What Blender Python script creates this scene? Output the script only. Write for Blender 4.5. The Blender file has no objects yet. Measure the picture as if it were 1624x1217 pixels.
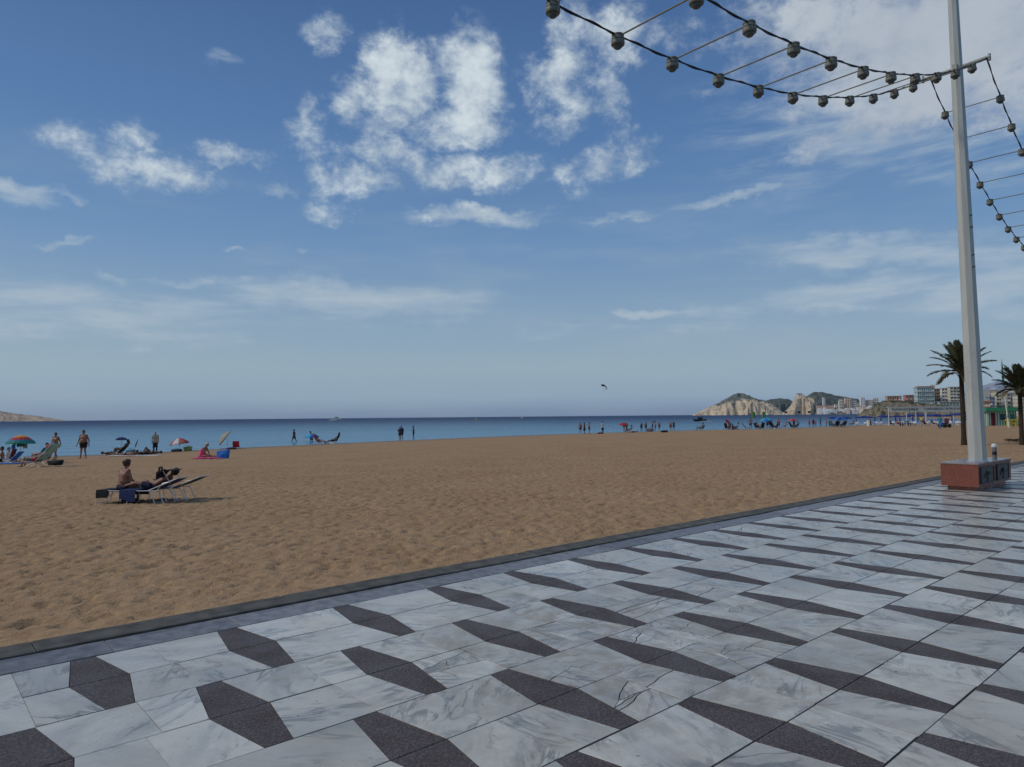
import bpy, bmesh, math, random
import numpy as np
from mathutils import Vector, Matrix, Euler
random.seed(7); rng = np.random.default_rng(11)
PI = math.pi
sc = bpy.context.scene
C = sc.collection
# ------------------------------------------------------------------ camera
FPX, PITCH, ROLL, HC = 1107.5, 0.0474, -0.0090, 1.70
IMW, IMH = 1624.0, 1217.0
cF = Vector((0, math.cos(PITCH), math.sin(PITCH)))
_U = Vector((0, -math.sin(PITCH), math.cos(PITCH))); _R = Vector((1, 0, 0))
cR = _R*math.cos(ROLL) + _U*math.sin(ROLL)
cU = -_R*math.sin(ROLL) + _U*math.cos(ROLL)
cam = bpy.data.cameras.new('camera'); camo = bpy.data.objects.new('camera', cam); C.objects.link(camo)
m = Matrix((( cR.x, cU.x, -cF.x, 0), (cR.y, cU.y, -cF.y, 0), (cR.z, cU.z, -cF.z, HC), (0, 0, 0, 1)))
camo.matrix_world = m
cam.sensor_width = 36; cam.sensor_fit = 'HORIZONTAL'; cam.lens = FPX/IMW*36
cam.clip_start = 0.05; cam.clip_end = 60000
sc.camera = camo
sc.cycles.max_bounces = 5; sc.cycles.diffuse_bounces = 2; sc.cycles.glossy_bounces = 3; sc.cycles.volume_bounces = 0
sc.view_settings.view_transform = 'Standard'; sc.view_settings.look = 'None'
sc.view_settings.exposure = 0.15; sc.view_settings.gamma = 1; sc.view_settings.use_curve_mapping = False
def ray(px, py):
    return cR*((px-IMW/2)/FPX) - cU*((py-IMH/2)/FPX) + cF
def azel(px, py):
    d = ray(px, py).normalized()
    return math.degrees(math.atan2(d.x, d.y)), math.degrees(math.asin(d.z))
def at_depth(px, py, Y):                       # world point seen at a pixel, at forward distance Y
    d = ray(px, py); return Vector((0, 0, HC)) + d*(Y/d.y)
def at_z(px, py, z):
    d = ray(px, py); return Vector((0, 0, HC)) + d*((z-HC)/d.z)

# ------------------------------------------------------------------ sun and sky
SUN_EL, SUN_AZ = math.radians(42), math.radians(-98)      # azimuth from +Y towards +X
SUN_STR, SKY_STR = 1.35, 0.10
sd = Vector((math.cos(SUN_EL)*math.sin(SUN_AZ), math.cos(SUN_EL)*math.cos(SUN_AZ), math.sin(SUN_EL)))
sl = bpy.data.lights.new('sun', 'SUN'); sl.energy = SUN_STR; sl.angle = math.radians(9); sl.color = (1, .93, .83)
so = bpy.data.objects.new('sun', sl); C.objects.link(so); so.rotation_euler = sd.to_track_quat('Z', 'Y').to_euler()
so.location = (-40, -20, 60)

class NT:
    def __init__(s, tree): s.t = tree; s.n = tree.nodes; s.l = tree.links
    def node(s, typ, ins=None, **kw):
        n = s.n.new(typ)
        for k, v in kw.items(): setattr(n, k, v)
        for k, v in (ins or {}).items():
            i = n.inputs[k]
            if isinstance(v, bpy.types.NodeSocket): s.l.new(v, i)
            else: i.default_value = v
        return n
    def math(s, op, a, b=0.0, c=None, clamp=False):
        n = s.node('ShaderNodeMath', {0: a, 1: b}, operation=op, use_clamp=clamp)
        if c is not None:
            if isinstance(c, bpy.types.NodeSocket): s.l.new(c, n.inputs[2])
            else: n.inputs[2].default_value = c
        return n.outputs[0]
    def smooth(s, v, a, b, lo=0.0, hi=1.0):
        return s.node('ShaderNodeMapRange', {'Value': v, 'From Min': a, 'From Max': b, 'To Min': lo, 'To Max': hi}, interpolation_type='SMOOTHSTEP').outputs[0]
    def mix(s, f, a, b, blend='MIX'):
        n = s.node('ShaderNodeMix', data_type='RGBA', blend_type=blend)
        for i, v in ((0, f), (6, a), (7, b)):
            if isinstance(v, bpy.types.NodeSocket): s.l.new(v, n.inputs[i])
            else: n.inputs[i].default_value = v if i == 0 else (*v[:3], 1)
        return n.outputs[2]
    def noise(s, vec, scale, detail=4, rough=.55, dist=0, dims='3D', out=0):
        ins = {'Scale': scale, 'Detail': detail, 'Roughness': rough, 'Distortion': dist}
        if vec is not None: ins['Vector'] = vec
        return s.node('ShaderNodeTexNoise', ins, noise_dimensions=dims).outputs[out]
    def mapping(s, vec, loc=(0,0,0), rot=(0,0,0), scale=(1,1,1)):
        return s.node('ShaderNodeMapping', {'Vector': vec, 'Location': loc, 'Rotation': rot, 'Scale': scale}).outputs[0]
    def ramp(s, f, stops):
        n = s.node('ShaderNodeValToRGB', {'Fac': f}); e = n.color_ramp.elements
        while len(e) > 1: e.remove(e[-1])
        e[0].position = stops[0][0]; e[0].color = (*stops[0][1], 1)
        for p, c in stops[1:]:
            x = e.new(p); x.color = (*c, 1)
        return n.outputs[0]

def build_world():
    w = bpy.data.worlds.new('World'); sc.world = w; w.use_nodes = True
    t = NT(w.node_tree); t.n.clear()
    sky = t.node('ShaderNodeTexSky', sky_type='NISHITA', sun_disc=False, sun_elevation=SUN_EL, sun_rotation=SUN_AZ,
                 altitude=0, air_density=1.15, dust_density=1.1, ozone_density=2.2).outputs[0]
    tc = t.node('ShaderNodeTexCoord').outputs['Generated']
    sep = t.node('ShaderNodeSeparateXYZ', {0: tc})
    x, y, z = sep.outputs
    el = t.math('MULTIPLY', t.math('ARCSINE', z), 57.2958)
    az = t.math('MULTIPLY', t.math('ARCTAN2', x, y), 57.2958)
    # tint: photograph's deep and fairly dark blue, paler and milky at the horizon
    g = t.ramp(t.math('DIVIDE', t.math('MAXIMUM', el, 0.0), 40.0), SKY_TINT)
    base = t.mix(1.0, sky, (.62, .66, .72), 'MULTIPLY')
    base = t.mix(.85, base, g)
    v = t.node('ShaderNodeCombineXYZ', {0: az, 1: el}).outputs[0]
    # domain distortion
    dn = t.noise(t.mapping(tc, scale=(1, 1, 1.3)), 15, 4, .62, out=1)
    dv = t.node('ShaderNodeVectorMath', {0: dn, 1: (.5, .5, .5)}, operation='SUBTRACT').outputs[0]
    dv = t.node('ShaderNodeVectorMath', {0: dv, 'Scale': 3.6}, operation='SCALE').outputs[0]
    vd = t.node('ShaderNodeVectorMath', {0: v, 1: dv}, operation='ADD').outputs[0]
    def blobs(lst, vec):
        acc = None
        for (px, py, rx, ry, rot, s) in lst:
            a, e = azel(px, py)
            k = 1/ (FPX*math.radians(1)) # deg per px at centre
            rx_, ry_ = rx*k*1.12, ry*k*1.15
            sub = t.node('ShaderNodeVectorMath', {0: vec, 1: (a, e, 0)}, operation='SUBTRACT').outputs[0]
            rotd = t.node('ShaderNodeMapping', {'Vector': sub, 'Rotation': (0, 0, math.radians(-rot)), 'Scale': (1/rx_, 1/ry_, 0)}, vector_type='POINT').outputs[0]
            # POINT mapping scales before rotating: rotate first
            mp = t.node('ShaderNodeVectorRotate', {'Vector': sub, 'Angle': math.radians(-rot)}, rotation_type='Z_AXIS').outputs[0]
            mp = t.node('ShaderNodeVectorMath', {0: mp, 1: (1/rx_, 1/ry_, 0)}, operation='MULTIPLY').outputs[0]
            ln = t.node('ShaderNodeVectorMath', {0: mp}, operation='LENGTH').outputs['Value']
            b = t.smooth(ln, 1.7, .15, 0, s)
            acc = b if acc is None else t.math('MAXIMUM', acc, b)
            t.n.remove(rotd.node)
        return acc
    cum = blobs(CUMULUS, vd)
    soft = blobs(SOFT, vd)
    # beyond the frame: the same kind of sky, patches of cumulus here and there
    off = t.smooth(t.math('ABSOLUTE', az), 40, 52)
    offz = t.smooth(el, 33, 42)
    offm = t.math('MAXIMUM', off, offz)
    big = t.smooth(t.noise(t.mapping(tc, scale=(1, 1, 1.6)), 2.4, 2), .46, .68)
    big = t.math('MULTIPLY', t.math('MULTIPLY', big, offm), t.smooth(el, 3, 14))
    cum = t.math('MAXIMUM', cum, t.math('MULTIPLY', big, .9))
    n1 = t.noise(t.mapping(tc, scale=(1, 1, 1.35)), 19, 7, .64, .15)
    nn = t.math('MULTIPLY', t.math('SUBTRACT', n1, .5), 3.0)
    val = t.math('ADD', cum, nn)
    a1 = t.smooth(val, .08, 1.18)
    a1 = t.math('MULTIPLY', a1, t.smooth(cum, .02, .3))
    s1 = t.noise(t.mapping(tc, scale=(1, 1, 5.5)), 8, 8, .6, .3)
    vs = t.math('ADD', soft, t.math('MULTIPLY', t.math('SUBTRACT', s1, .5), 2.2))
    a2 = t.math('MULTIPLY', t.smooth(vs, .1, 1.3), t.smooth(soft, .02, .35))
    a2 = t.math('MULTIPLY', a2, .85)
    # general thin veil low down
    s2 = t.noise(t.mapping(tc, loc=(2, 5, 1), scale=(1, 1, 6)), 4, 6, .6)
    veil = t.math('MULTIPLY', t.math('MULTIPLY', t.smooth(s2, .42, .75), t.smooth(el, 24, 9)), .30)
    k = 1/SKY_STR
    shade = t.noise(t.mapping(tc, loc=(9, 2, 4), scale=(1, 1, 1.3)), 17, 6, .62)
    cl = t.mix(t.smooth(t.math('ADD', t.math('MULTIPLY', val, .22), t.math('MULTIPLY', shade, 1.1)), .50, .98),
               tuple(c*k for c in (.30, .38, .48)), tuple(c*k for c in (.60, .67, .70)))
    # the big cloud at the upper right is thicker and greyer
    gr = blobs([(1500, 70, 330, 190, 0, 1.0)], vd)
    cl = t.mix(t.math('MULTIPLY', gr, .75), cl, tuple(c*k for c in (.33, .37, .44)))
    colr = t.mix(veil, base, tuple(c*k for c in (.31, .39, .46)))
    colr = t.mix(a2, colr, tuple(c*k for c in (.38, .46, .53)))
    colr = t.mix(t.math('MULTIPLY', a1, .93), colr, cl)
    bg = t.node('ShaderNodeBackground', {'Color': colr, 'Strength': SKY_STR})
    o = t.node('ShaderNodeOutputWorld'); t.l.new(bg.outputs[0], o.inputs[0])
    w.cycles.sampling_method = 'MANUAL'; w.cycles.sample_map_resolution = 512
def lin(r, g, b, k=1.0): return tuple((((c/255+.055)/1.055)**2.4)*k for c in (r, g, b))
SKY_TINT = [(p/40, lin(*c, 1/SKY_STR)) for p, c in ((0, (119, 142, 174)), (.6, (125, 149, 178)), (1.6, (137, 161, 183)), (4, (143, 165, 182)), (8, (130, 156, 181)),
    (14, (102, 138, 178)), (22, (80, 117, 164)), (32, (64, 97, 144)), (40, (53, 84, 130)))]
CUMULUS = [(222, 257, 86, 28, -8, 1.0), (360, 241, 54, 15, -6, .72), (515, 50, 28, 22, 0, .75),
    (640, 135, 58, 56, 0, 1.25), (565, 150, 38, 24, 0, .75), (742, 130, 44, 66, 0, 1.3), (735, 190, 66, 36, 0, 1.05), (735, 45, 24, 20, 0, .5),
    (500, 238, 36, 48, 0, .57), (540, 292, 70, 24, 0, .58), (530, 335, 42, 13, 0, .48), (600, 212, 46, 22, -20, .68),
    (620, 245, 80, 20, -12, .85), (750, 272, 82, 24, 0, 1.0), (495, 180, 20, 22, 0, .40),
    (900, 100, 40, 72, 0, .95), (860, 150, 34, 46, 0, .68), (985, 62, 46, 42, 0, .85), (965, 140, 30, 60, 0, .55), (890, 195, 34, 30, 0, .6),
    (965, 250, 80, 24, 14, .75), (905, 285, 22, 26, 0, .55), (850, 255, 40, 12, 0, .35),
    (1390, 15, 165, 60, -8, 1.15), (1520, 60, 200, 80, -6, 1.5), (1330, 60, 70, 40, -20, .7), (1285, 235, 42, 16, 20, .72), (1345, 207, 32, 13, 0, .62),
    (1115, 155, 14, 9, 0, .5), (1090, 70, 50, 26, 0, .35), (1300, 130, 60, 26, 0, .3), (440, 300, 22, 9, 0, .4),
    (735, 338, 62, 9, 0, .62)]
SOFT = [(560, 478, 210, 26, 0, .75), (150, 500, 190, 36, 0, .7), (1380, 400, 160, 22, -4, .8), (1300, 475, 230, 22, 6, .85), (1560, 440, 120, 50, 0, .7),
    (180, 452, 30, 8, 0, .9), (285, 456, 48, 8, 0, .9), (1020, 497, 44, 8, 0, .9), (20, 305, 40, 12, 0, .85), (105, 388, 28, 6, 0, .8),
    (380, 400, 18, 4, 0, .8), (483, 400, 12, 4, 0, .8), (362, 95, 28, 10, 0, .45), (1000, 340, 70, 6, 2, .75), (1140, 312, 90, 7, 8, .6), (760, 340, 100, 12, 0, .8),
    (870, 520, 70, 12, 0, .5), (1500, 120, 260, 120, 0, .7), (95, 308, 30, 6, 0, .6)]
build_world()

# ------------------------------------------------------------------ materials
def newmat(name):
    m_ = bpy.data.materials.new(name); m_.use_nodes = True
    t = NT(m_.node_tree); b = t.n['Principled BSDF']; return m_, t, b
def pmat(name, col, rough=.6, metal=0.0, var=.12, scale=8.0, bump=0.0, bscale=30.0, spec=.5, rnd=0.0):
    m_, t, b = newmat(name)
    tc = t.node('ShaderNodeTexCoord').outputs['Object']
    n = t.noise(tc, scale, 4)
    f = t.smooth(n, .3, .7)
    lo = tuple(c*(1-var) for c in col); hi = tuple(min(1, c*(1+var)) for c in col)
    c_ = t.mix(f, lo, hi)
    if rnd:
        oi = t.node('ShaderNodeObjectInfo').outputs['Random']
        c_ = t.mix(1.0, c_, t.node('ShaderNodeCombineColor', {i: t.math('MULTIPLY_ADD', oi, rnd, 1-rnd/2) for i in range(3)}).outputs[0], 'MULTIPLY')
    t.l.new(c_, b.inputs['Base Color'])
    b.inputs['Roughness'].default_value = rough; b.inputs['Metallic'].default_value = metal
    b.inputs['Specular IOR Level'].default_value = spec
    if bump:
        bn = t.node('ShaderNodeBump', {'Strength': bump, 'Distance': .01, 'Height': t.noise(tc, bscale, 4)})
        t.l.new(bn.outputs[0], b.inputs['Normal'])
    return m_
def W_UV(u, v):
    th = 0.84681; return (math.sin(th)*u+math.cos(th)*v, math.cos(th)*u-math.sin(th)*v, 0)
def marble_mat():
    m_, t, b = newmat('marble')
    tc = t.node('ShaderNodeTexCoord').outputs['Object']
    oi = t.node('ShaderNodeObjectInfo').outputs['Random']
    o3 = t.node('ShaderNodeCombineXYZ', {0: t.math('MULTIPLY', oi, 37.0), 1: t.math('MULTIPLY', oi, -91.0), 2: t.math('MULTIPLY', oi, 53.0)}).outputs[0]
    v = t.node('ShaderNodeVectorMath', {0: tc, 1: o3}, operation='ADD').outputs[0]
    vr = t.node('ShaderNodeVectorRotate', {'Vector': v, 'Angle': t.math('MULTIPLY', oi, 40.0)}, rotation_type='Z_AXIS').outputs[0]
    st = t.mapping(vr, scale=(1, 3.4, 1))
    warp = t.noise(st, 1.6, 5, .6, .8)
    vein = t.math('ABSOLUTE', t.math('SUBTRACT', warp, .5))
    veinm = t.math('MULTIPLY', t.smooth(vein, .05, 0.0), t.smooth(t.noise(vr, 2.1, 3), .40, .62))
    cloud = t.smooth(t.noise(st, 1.1, 6, .62, .5), .35, .72)
    yel = t.smooth(t.noise(v, 1.7, 5, .6), .52, .78)
    fine = t.noise(vr, 22, 6, .7)
    c_ = t.mix(cloud, (.69, .665, .575), (.49, .485, .435))
    c_ = t.mix(t.math('MULTIPLY', yel, .5), c_, (.50, .45, .33))
    c_ = t.mix(t.math('MULTIPLY', veinm, .75), c_, (.16, .18, .19))
    oi2 = t.node('ShaderNodeObjectInfo').outputs['Random']
    tone = t.math('MULTIPLY_ADD', t.math('FRACT', t.math('MULTIPLY', oi2, 17.3)), .34, .76)
    c_ = t.mix(1.0, c_, t.node('ShaderNodeCombineColor', {0: tone, 1: tone, 2: t.math('MULTIPLY', tone, 1.0)}).outputs[0], 'MULTIPLY')
    c_ = t.mix(t.smooth(fine, .35, .75, 0, .16), c_, (.33, .34, .33))
    # dirt: brown stains and small dark chips, continuous over the pavement
    wc = t.node('ShaderNodeNewGeometry').outputs['Position']
    d1 = t.math('MULTIPLY', t.smooth(t.noise(wc, 1.3, 7, .70, .4), .50, .70), t.smooth(t.noise(wc, 7, 4, .6), .42, .62))
    # the broken corner of the pavement is dirtier
    cc = W_UV(4.3, -3.4)
    far_ = t.node('ShaderNodeVectorMath', {0: wc, 1: cc}, operation='DISTANCE').outputs['Value']
    d3 = t.math('MULTIPLY', t.smooth(far_, 2.9, .6), t.smooth(t.noise(wc, 3.6, 6, .72, .6), .40, .62))
    c_ = t.mix(t.math('MULTIPLY', d3, .55), c_, (.27, .215, .135))
    c_ = t.mix(t.math('MULTIPLY', d1, .6), c_, (.24, .185, .115))
    d2 = t.math('MULTIPLY', t.smooth(t.noise(wc, 30, 3, .62), .665, .71), t.smooth(t.noise(wc, 1.6, 3), .46, .60))
    c_ = t.mix(t.math('MULTIPLY', d2, .85), c_, (.05, .045, .04))
    t.l.new(c_, b.inputs['Base Color'])
    r = t.smooth(t.noise(wc, 2.3, 5, .65), .3, .75, .18, .44)
    t.l.new(r, b.inputs['Roughness']); b.inputs['Specular IOR Level'].default_value = .5
    bp = t.node('ShaderNodeBump', {'Strength': .35, 'Distance': .004, 'Height': t.math('ADD', t.noise(wc, 14, 5), t.math('MULTIPLY', d2, -1.5))})
    t.l.new(bp.outputs[0], b.inputs['Normal'])
    return m_
def granite_mat(name, dark, light, pink, rough=.5, scale=260):
    m_, t, b = newmat(name)
    wc = t.node('ShaderNodeNewGeometry').outputs['Position']
    n = t.noise(wc, scale, 2, .6); n2 = t.noise(wc, scale*.45, 2, .6)
    n3 = t.noise(wc, 3, 5)
    c_ = t.mix(t.smooth(n, .38, .62), dark, light)
    c_ = t.mix(t.smooth(n2, .5, .64, 0, .6), c_, pink)
    c_ = t.mix(t.smooth(n3, .35, .8, 0, .35), c_, tuple(x*.55 for x in dark))
    t.l.new(c_, b.inputs['Base Color']); t.l.new(t.smooth(n3, .3, .7, rough-.08, rough+.1), b.inputs['Roughness'])
    bp = t.node('ShaderNodeBump', {'Strength': .3, 'Distance': .002, 'Height': n}); t.l.new(bp.outputs[0], b.inputs['Normal'])
    return m_
M = {}
M['marble'] = marble_mat()
M['granite'] = granite_mat('speckled_granite', (.020, .015, .013), (.135, .100, .086), (.21, .150, .120), .55, 105)
M['red_granite'] = granite_mat('red_granite', (.13, .030, .018), (.32, .095, .060), (.38, .15, .10), .38, 120)
M['red_base'] = granite_mat('red_granite_base', (.24, .06, .03), (.44, .15, .09), (.5, .2, .13), .4, 120)
M['kerb'] = pmat('kerb_stone_dark', (.088, .084, .070), .8, var=.4, scale=5, bump=.4, bscale=60, rnd=.2)
M['border'] = pmat('border_stone_grey', (.185, .18, .185), .42, var=.35, scale=9, bump=.25, bscale=40, rnd=.45)
M['dirt'] = pmat('joint_dirt', (.022, .019, .015), .95, var=.3)
M['pole'] = pmat('pole_paint', (.66, .68, .69), .42, var=.06, scale=3, bump=.1, bscale=12)
M['arm'] = pmat('arm_metal', (.33, .33, .29), .5, var=.15)
M['cable'] = pmat('cable_black', (.012, .013, .014), .5)
M['strut'] = pmat('strut_metal', (.20, .20, .165), .5)
M['lamp'] = pmat('lamp_housing', (.19, .185, .145), .55, var=.2, scale=12)
M['bulb'] = pmat('lamp_dome', (.085, .083, .075), .3, var=.2)
M['plaque'] = pmat('bronze_plaque', (.045, .05, .055), .5, var=.3, scale=20)
M['relief'] = pmat('bronze_relief', (.012, .013, .014), .45)
M['white'] = pmat('white_paint', (.72, .72, .70), .5, var=.06)
M['cream'] = pmat('cream_paint', (.74, .73, .60), .6, var=.08)
M['alu'] = pmat('aluminium', (.55, .57, .58), .35, .6, var=.08)
M['black'] = pmat('black_cloth', (.010, .010, .012), .85, var=.3)
M['navy'] = pmat('navy_fabric', (.016, .030, .105), .85, var=.25, scale=14)
M['navy2'] = pmat('dark_navy_fabric', (.008, .013, .04), .85, var=.25, scale=14)
M['blue'] = pmat('blue_canvas', (.008, .032, .20), .75, var=.15)
M['brightblue'] = pmat('bright_blue_canvas', (.01, .17, .55), .7, var=.1)
M['turq'] = pmat('turquoise_canvas', (.03, .38, .55), .7, var=.1)
M['red'] = pmat('red_cloth', (.42, .02, .03), .75, var=.15)
M['darkred'] = pmat('dark_red_cloth', (.10, .008, .014), .8, var=.2)
M['coral'] = pmat('coral_cloth', (.50, .14, .10), .75, var=.1)
M['orange'] = pmat('orange_cloth', (.65, .26, .04), .75, var=.1)
M['yellow'] = pmat('yellow_cloth', (.60, .48, .04), .7, var=.1)
M['green'] = pmat('green_cloth', (.03, .28, .12), .75, var=.1)
M['teal'] = pmat('teal_cloth', (.02, .17, .22), .75, var=.1)
M['mint'] = pmat('mint_towel', (.33, .50, .44), .9, var=.12, scale=20)
M['beige'] = pmat('beige_canvas', (.36, .32, .24), .8, var=.12)
M['pink'] = pmat('pink_cloth', (.75, .06, .22), .75, var=.1)
M['magenta'] = pmat('magenta_cloth', (.45, .02, .10), .8)
M['grey'] = pmat('grey_cloth', (.16, .17, .19), .8, var=.15)
M['whitec'] = pmat('white_cloth', (.66, .66, .64), .85, var=.08)
M['yellowg'] = pmat('yellow_green_cloth', (.35, .38, .10), .85, var=.2)
M['skin1'] = pmat('skin_tanned', (.27, .125, .075), .55, var=.1)
M['skin2'] = pmat('skin_light', (.42, .235, .16), .55, var=.1)
M['skin3'] = pmat('skin_brown', (.13, .062, .038), .55, var=.1)
M['hairb'] = pmat('hair_dark', (.012, .009, .007), .6, var=.3, scale=60)
M['hairbr'] = pmat('hair_brown', (.055, .028, .014), .6, var=.3, scale=60)
M['hairw'] = pmat('hair_blonde', (.50, .44, .32), .6, var=.2, scale=60)
M['rubber'] = pmat('rubber_black', (.01, .01, .01), .7)
M['kgreen'] = pmat('kiosk_green', (.035, .27, .13), .6, var=.15, scale=4)
M['kgreend'] = pmat('kiosk_green_dark', (.02, .15, .075), .6, var=.15)
M['kwhite'] = pmat('kiosk_white', (.50, .56, .48), .6, var=.1)
M['glass'] = pmat('window_glass', (.035, .05, .06), .12, var=.3, scale=.3, rnd=.8)
M['glassg'] = pmat('green_glass', (.16, .25, .25), .15, var=.25, scale=.3, rnd=.6)
M['wood'] = pmat('wood', (.16, .09, .05), .7, var=.2)

# ------------------------------------------------------------------ object helpers
def tag(o, label=None, cat=None, group=None, kind=None):
    if label: o['label'] = label
    if cat: o['category'] = cat
    if group: o['group'] = group
    if kind: o['kind'] = kind
    return o
def empty(name, loc, rz=0, label=None, cat=None, group=None, kind=None):
    o = bpy.data.objects.new(name, None); C.objects.link(o); o.location = loc; o.rotation_euler = (0, 0, rz)
    o.empty_display_size = .2
    return tag(o, label, cat, group, kind)
def link(name, me, mats, parent=None, loc=None, rz=0, smooth=False, obj_mat=False):
    o = bpy.data.objects.new(name, me); C.objects.link(o)
    if not isinstance(mats, (list, tuple)): mats = [mats]
    if len(me.materials) == 0:
        for x in mats: me.materials.append(x)
    elif obj_mat:
        o.material_slots[0].link = 'OBJECT'; o.material_slots[0].material = mats[0]
    if parent: o.parent = parent
    if loc is not None: o.location = loc
    if rz: o.rotation_euler = (0, 0, rz)
    if smooth: me.shade_smooth()
    return o
class MB:
    """collects shapes; build() makes ONE mesh object"""
    def __init__(s): s.v = []; s.f = []; s.mi = []; s.cur = 0
    def add(s, vs, fs):
        b = len(s.v); s.v += [tuple(x) for x in vs]
        for f in fs: s.f.append(tuple(b+i for i in f)); s.mi.append(s.cur)
        return s
    def box(s, c, d, rz=0, R=None):
        hx, hy, hz = d[0]/2, d[1]/2, d[2]/2
        R = R or Matrix.Rotation(rz, 3, 'Z'); c = Vector(c)
        vs = [c + R @ Vector((sx*hx, sy*hy, sz*hz)) for sz in (-1, 1) for sy in (-1, 1) for sx in (-1, 1)]
        return s.add(vs, [(0,2,3,1), (4,5,7,6), (0,1,5,4), (2,6,7,3), (0,4,6,2), (1,3,7,5)])
    def cone(s, a, b, ra, rb, n=8, cap=True):
        a, b = Vector(a), Vector(b); d = (b-a)
        if d.length < 1e-6: return s
        q = d.to_track_quat('Z', 'Y').to_matrix()
        vs = []
        for c, r in ((a, ra), (b, rb)):
            for i in range(n): vs.append(c + q @ Vector((r*math.cos(2*PI*i/n), r*math.sin(2*PI*i/n), 0)))
        fs = [(i, (i+1) % n, n+(i+1) % n, n+i) for i in range(n)]
        if cap: fs += [tuple(range(n-1, -1, -1)), tuple(range(n, 2*n))]
        return s.add(vs, fs)
    def tube(s, pts, r, n=6):
        pts = [Vector(p) for p in pts]; k = len(pts); vs = []; fs = []
        up = Vector((0, 0, 1))
        for i, p in enumerate(pts):
            d = (pts[min(i+1, k-1)] - pts[max(i-1, 0)]).normalized()
            a = d.cross(up)
            if a.length < .05: a = d.cross(Vector((1, 0, 0)))
            a.normalize(); b = d.cross(a)
            rr = r[i] if isinstance(r, (list, tuple)) else r
            for j in range(n): vs.append(p + a*rr*math.cos(2*PI*j/n) + b*rr*math.sin(2*PI*j/n))
        for i in range(k-1):
            for j in range(n): fs.append((i*n+j, i*n+(j+1) % n, (i+1)*n+(j+1) % n, (i+1)*n+j))
        fs += [tuple(range(n-1, -1, -1)), tuple(range((k-1)*n, k*n))]
        return s.add(vs, fs)
    def lathe(s, prof, c=(0,0,0), n=16, cap=True):
        c = Vector(c); vs = []; fs = []
        for r, z in prof:
            for i in range(n): vs.append(c + Vector((r*math.cos(2*PI*i/n), r*math.sin(2*PI*i/n), z)))
        for k in range(len(prof)-1):
            for i in range(n): fs.append((k*n+i, k*n+(i+1) % n, (k+1)*n+(i+1) % n, (k+1)*n+i))
        if cap: fs += [tuple(range(n-1, -1, -1)), tuple(range((len(prof)-1)*n, len(prof)*n))]
        return s.add(vs, fs)
    def ball(s, c, r, n=8, m=6, R=None):
        c = Vector(c); rr = Vector(r) if not isinstance(r, (int, float)) else Vector((r, r, r)); vs = []; fs = []
        for k in range(m+1):
            th = PI*k/m
            for i in range(n):
                p = Vector((math.sin(th)*math.cos(2*PI*i/n)*rr.x, math.sin(th)*math.sin(2*PI*i/n)*rr.y, math.cos(th)*rr.z))
                vs.append(c + (R @ p if R else p))
        for k in range(m):
            for i in range(n): fs.append((k*n+i, (k+1)*n+i, (k+1)*n+(i+1) % n, k*n+(i+1) % n))
        return s.add(vs, fs)
    def sheet(s, grid, th=.01, nrm=Vector((0, 0, 1))):
        """grid[i][j] of points -> a cloth with thickness"""
        I, J = len(grid), len(grid[0]); top = [Vector(p) for r in grid for p in r]; n_ = Vector(nrm)*th
        vs = top + [p - n_ for p in top]; o = I*J; fs = []
        for i in range(I-1):
            for j in range(J-1):
                a, b, c_, d = i*J+j, (i+1)*J+j, (i+1)*J+j+1, i*J+j+1
                fs += [(a, b, c_, d), (o+d, o+c_, o+b, o+a)]
        ring = [j for j in range(J)] + [i*J+J-1 for i in range(1, I)] + [(I-1)*J+j for j in range(J-2, -1, -1)] + [i*J for i in range(I-2, 0, -1)]
        for a, b in zip(ring, ring[1:]+ring[:1]): fs.append((a, b, o+b, o+a))
        return s.add(vs, fs)
    def mesh(s, name, smooth=False):
        me = bpy.data.meshes.new(name); me.from_pydata(s.v, [], s.f); me.update()
        if smooth: me.shade_smooth()
        s.setmi(me)
        return me
    def setmi(s, me):
        if any(s.mi): me.polygons.foreach_set('material_index', s.mi)
    def build(s, name, mats, parent=None, loc=None, rz=0, smooth=False):
        me = s.mesh(name, smooth); return link(name, me, mats, parent, loc, rz)
def copy_tree(o, parent=None):
    c = o.copy(); C.objects.link(c)
    if parent: c.parent = parent
    for ch in list(o.children): copy_tree(ch, c)
    return c

# numpy value noise
_tab = rng.random((256, 256))
def vnoise(x, y, seed=0):
    x = x + seed*17.31; y = y + seed*9.17
    xi = np.floor(x).astype(int); yi = np.floor(y).astype(int); fx = x-xi; fy = y-yi
    fx = fx*fx*(3-2*fx); fy = fy*fy*(3-2*fy)
    g = lambda a, b: _tab[a & 255, b & 255]
    return (g(xi, yi)*(1-fx)+g(xi+1, yi)*fx)*(1-fy)+(g(xi, yi+1)*(1-fx)+g(xi+1, yi+1)*fx)*fy
def fbm(x, y, o=4, seed=0):
    s = 0; a = 1; t_ = 0
    for k in range(o): s = s+a*vnoise(x*2**k, y*2**k, seed+k*3); t_ += a; a *= .5
    return s/t_

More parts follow.
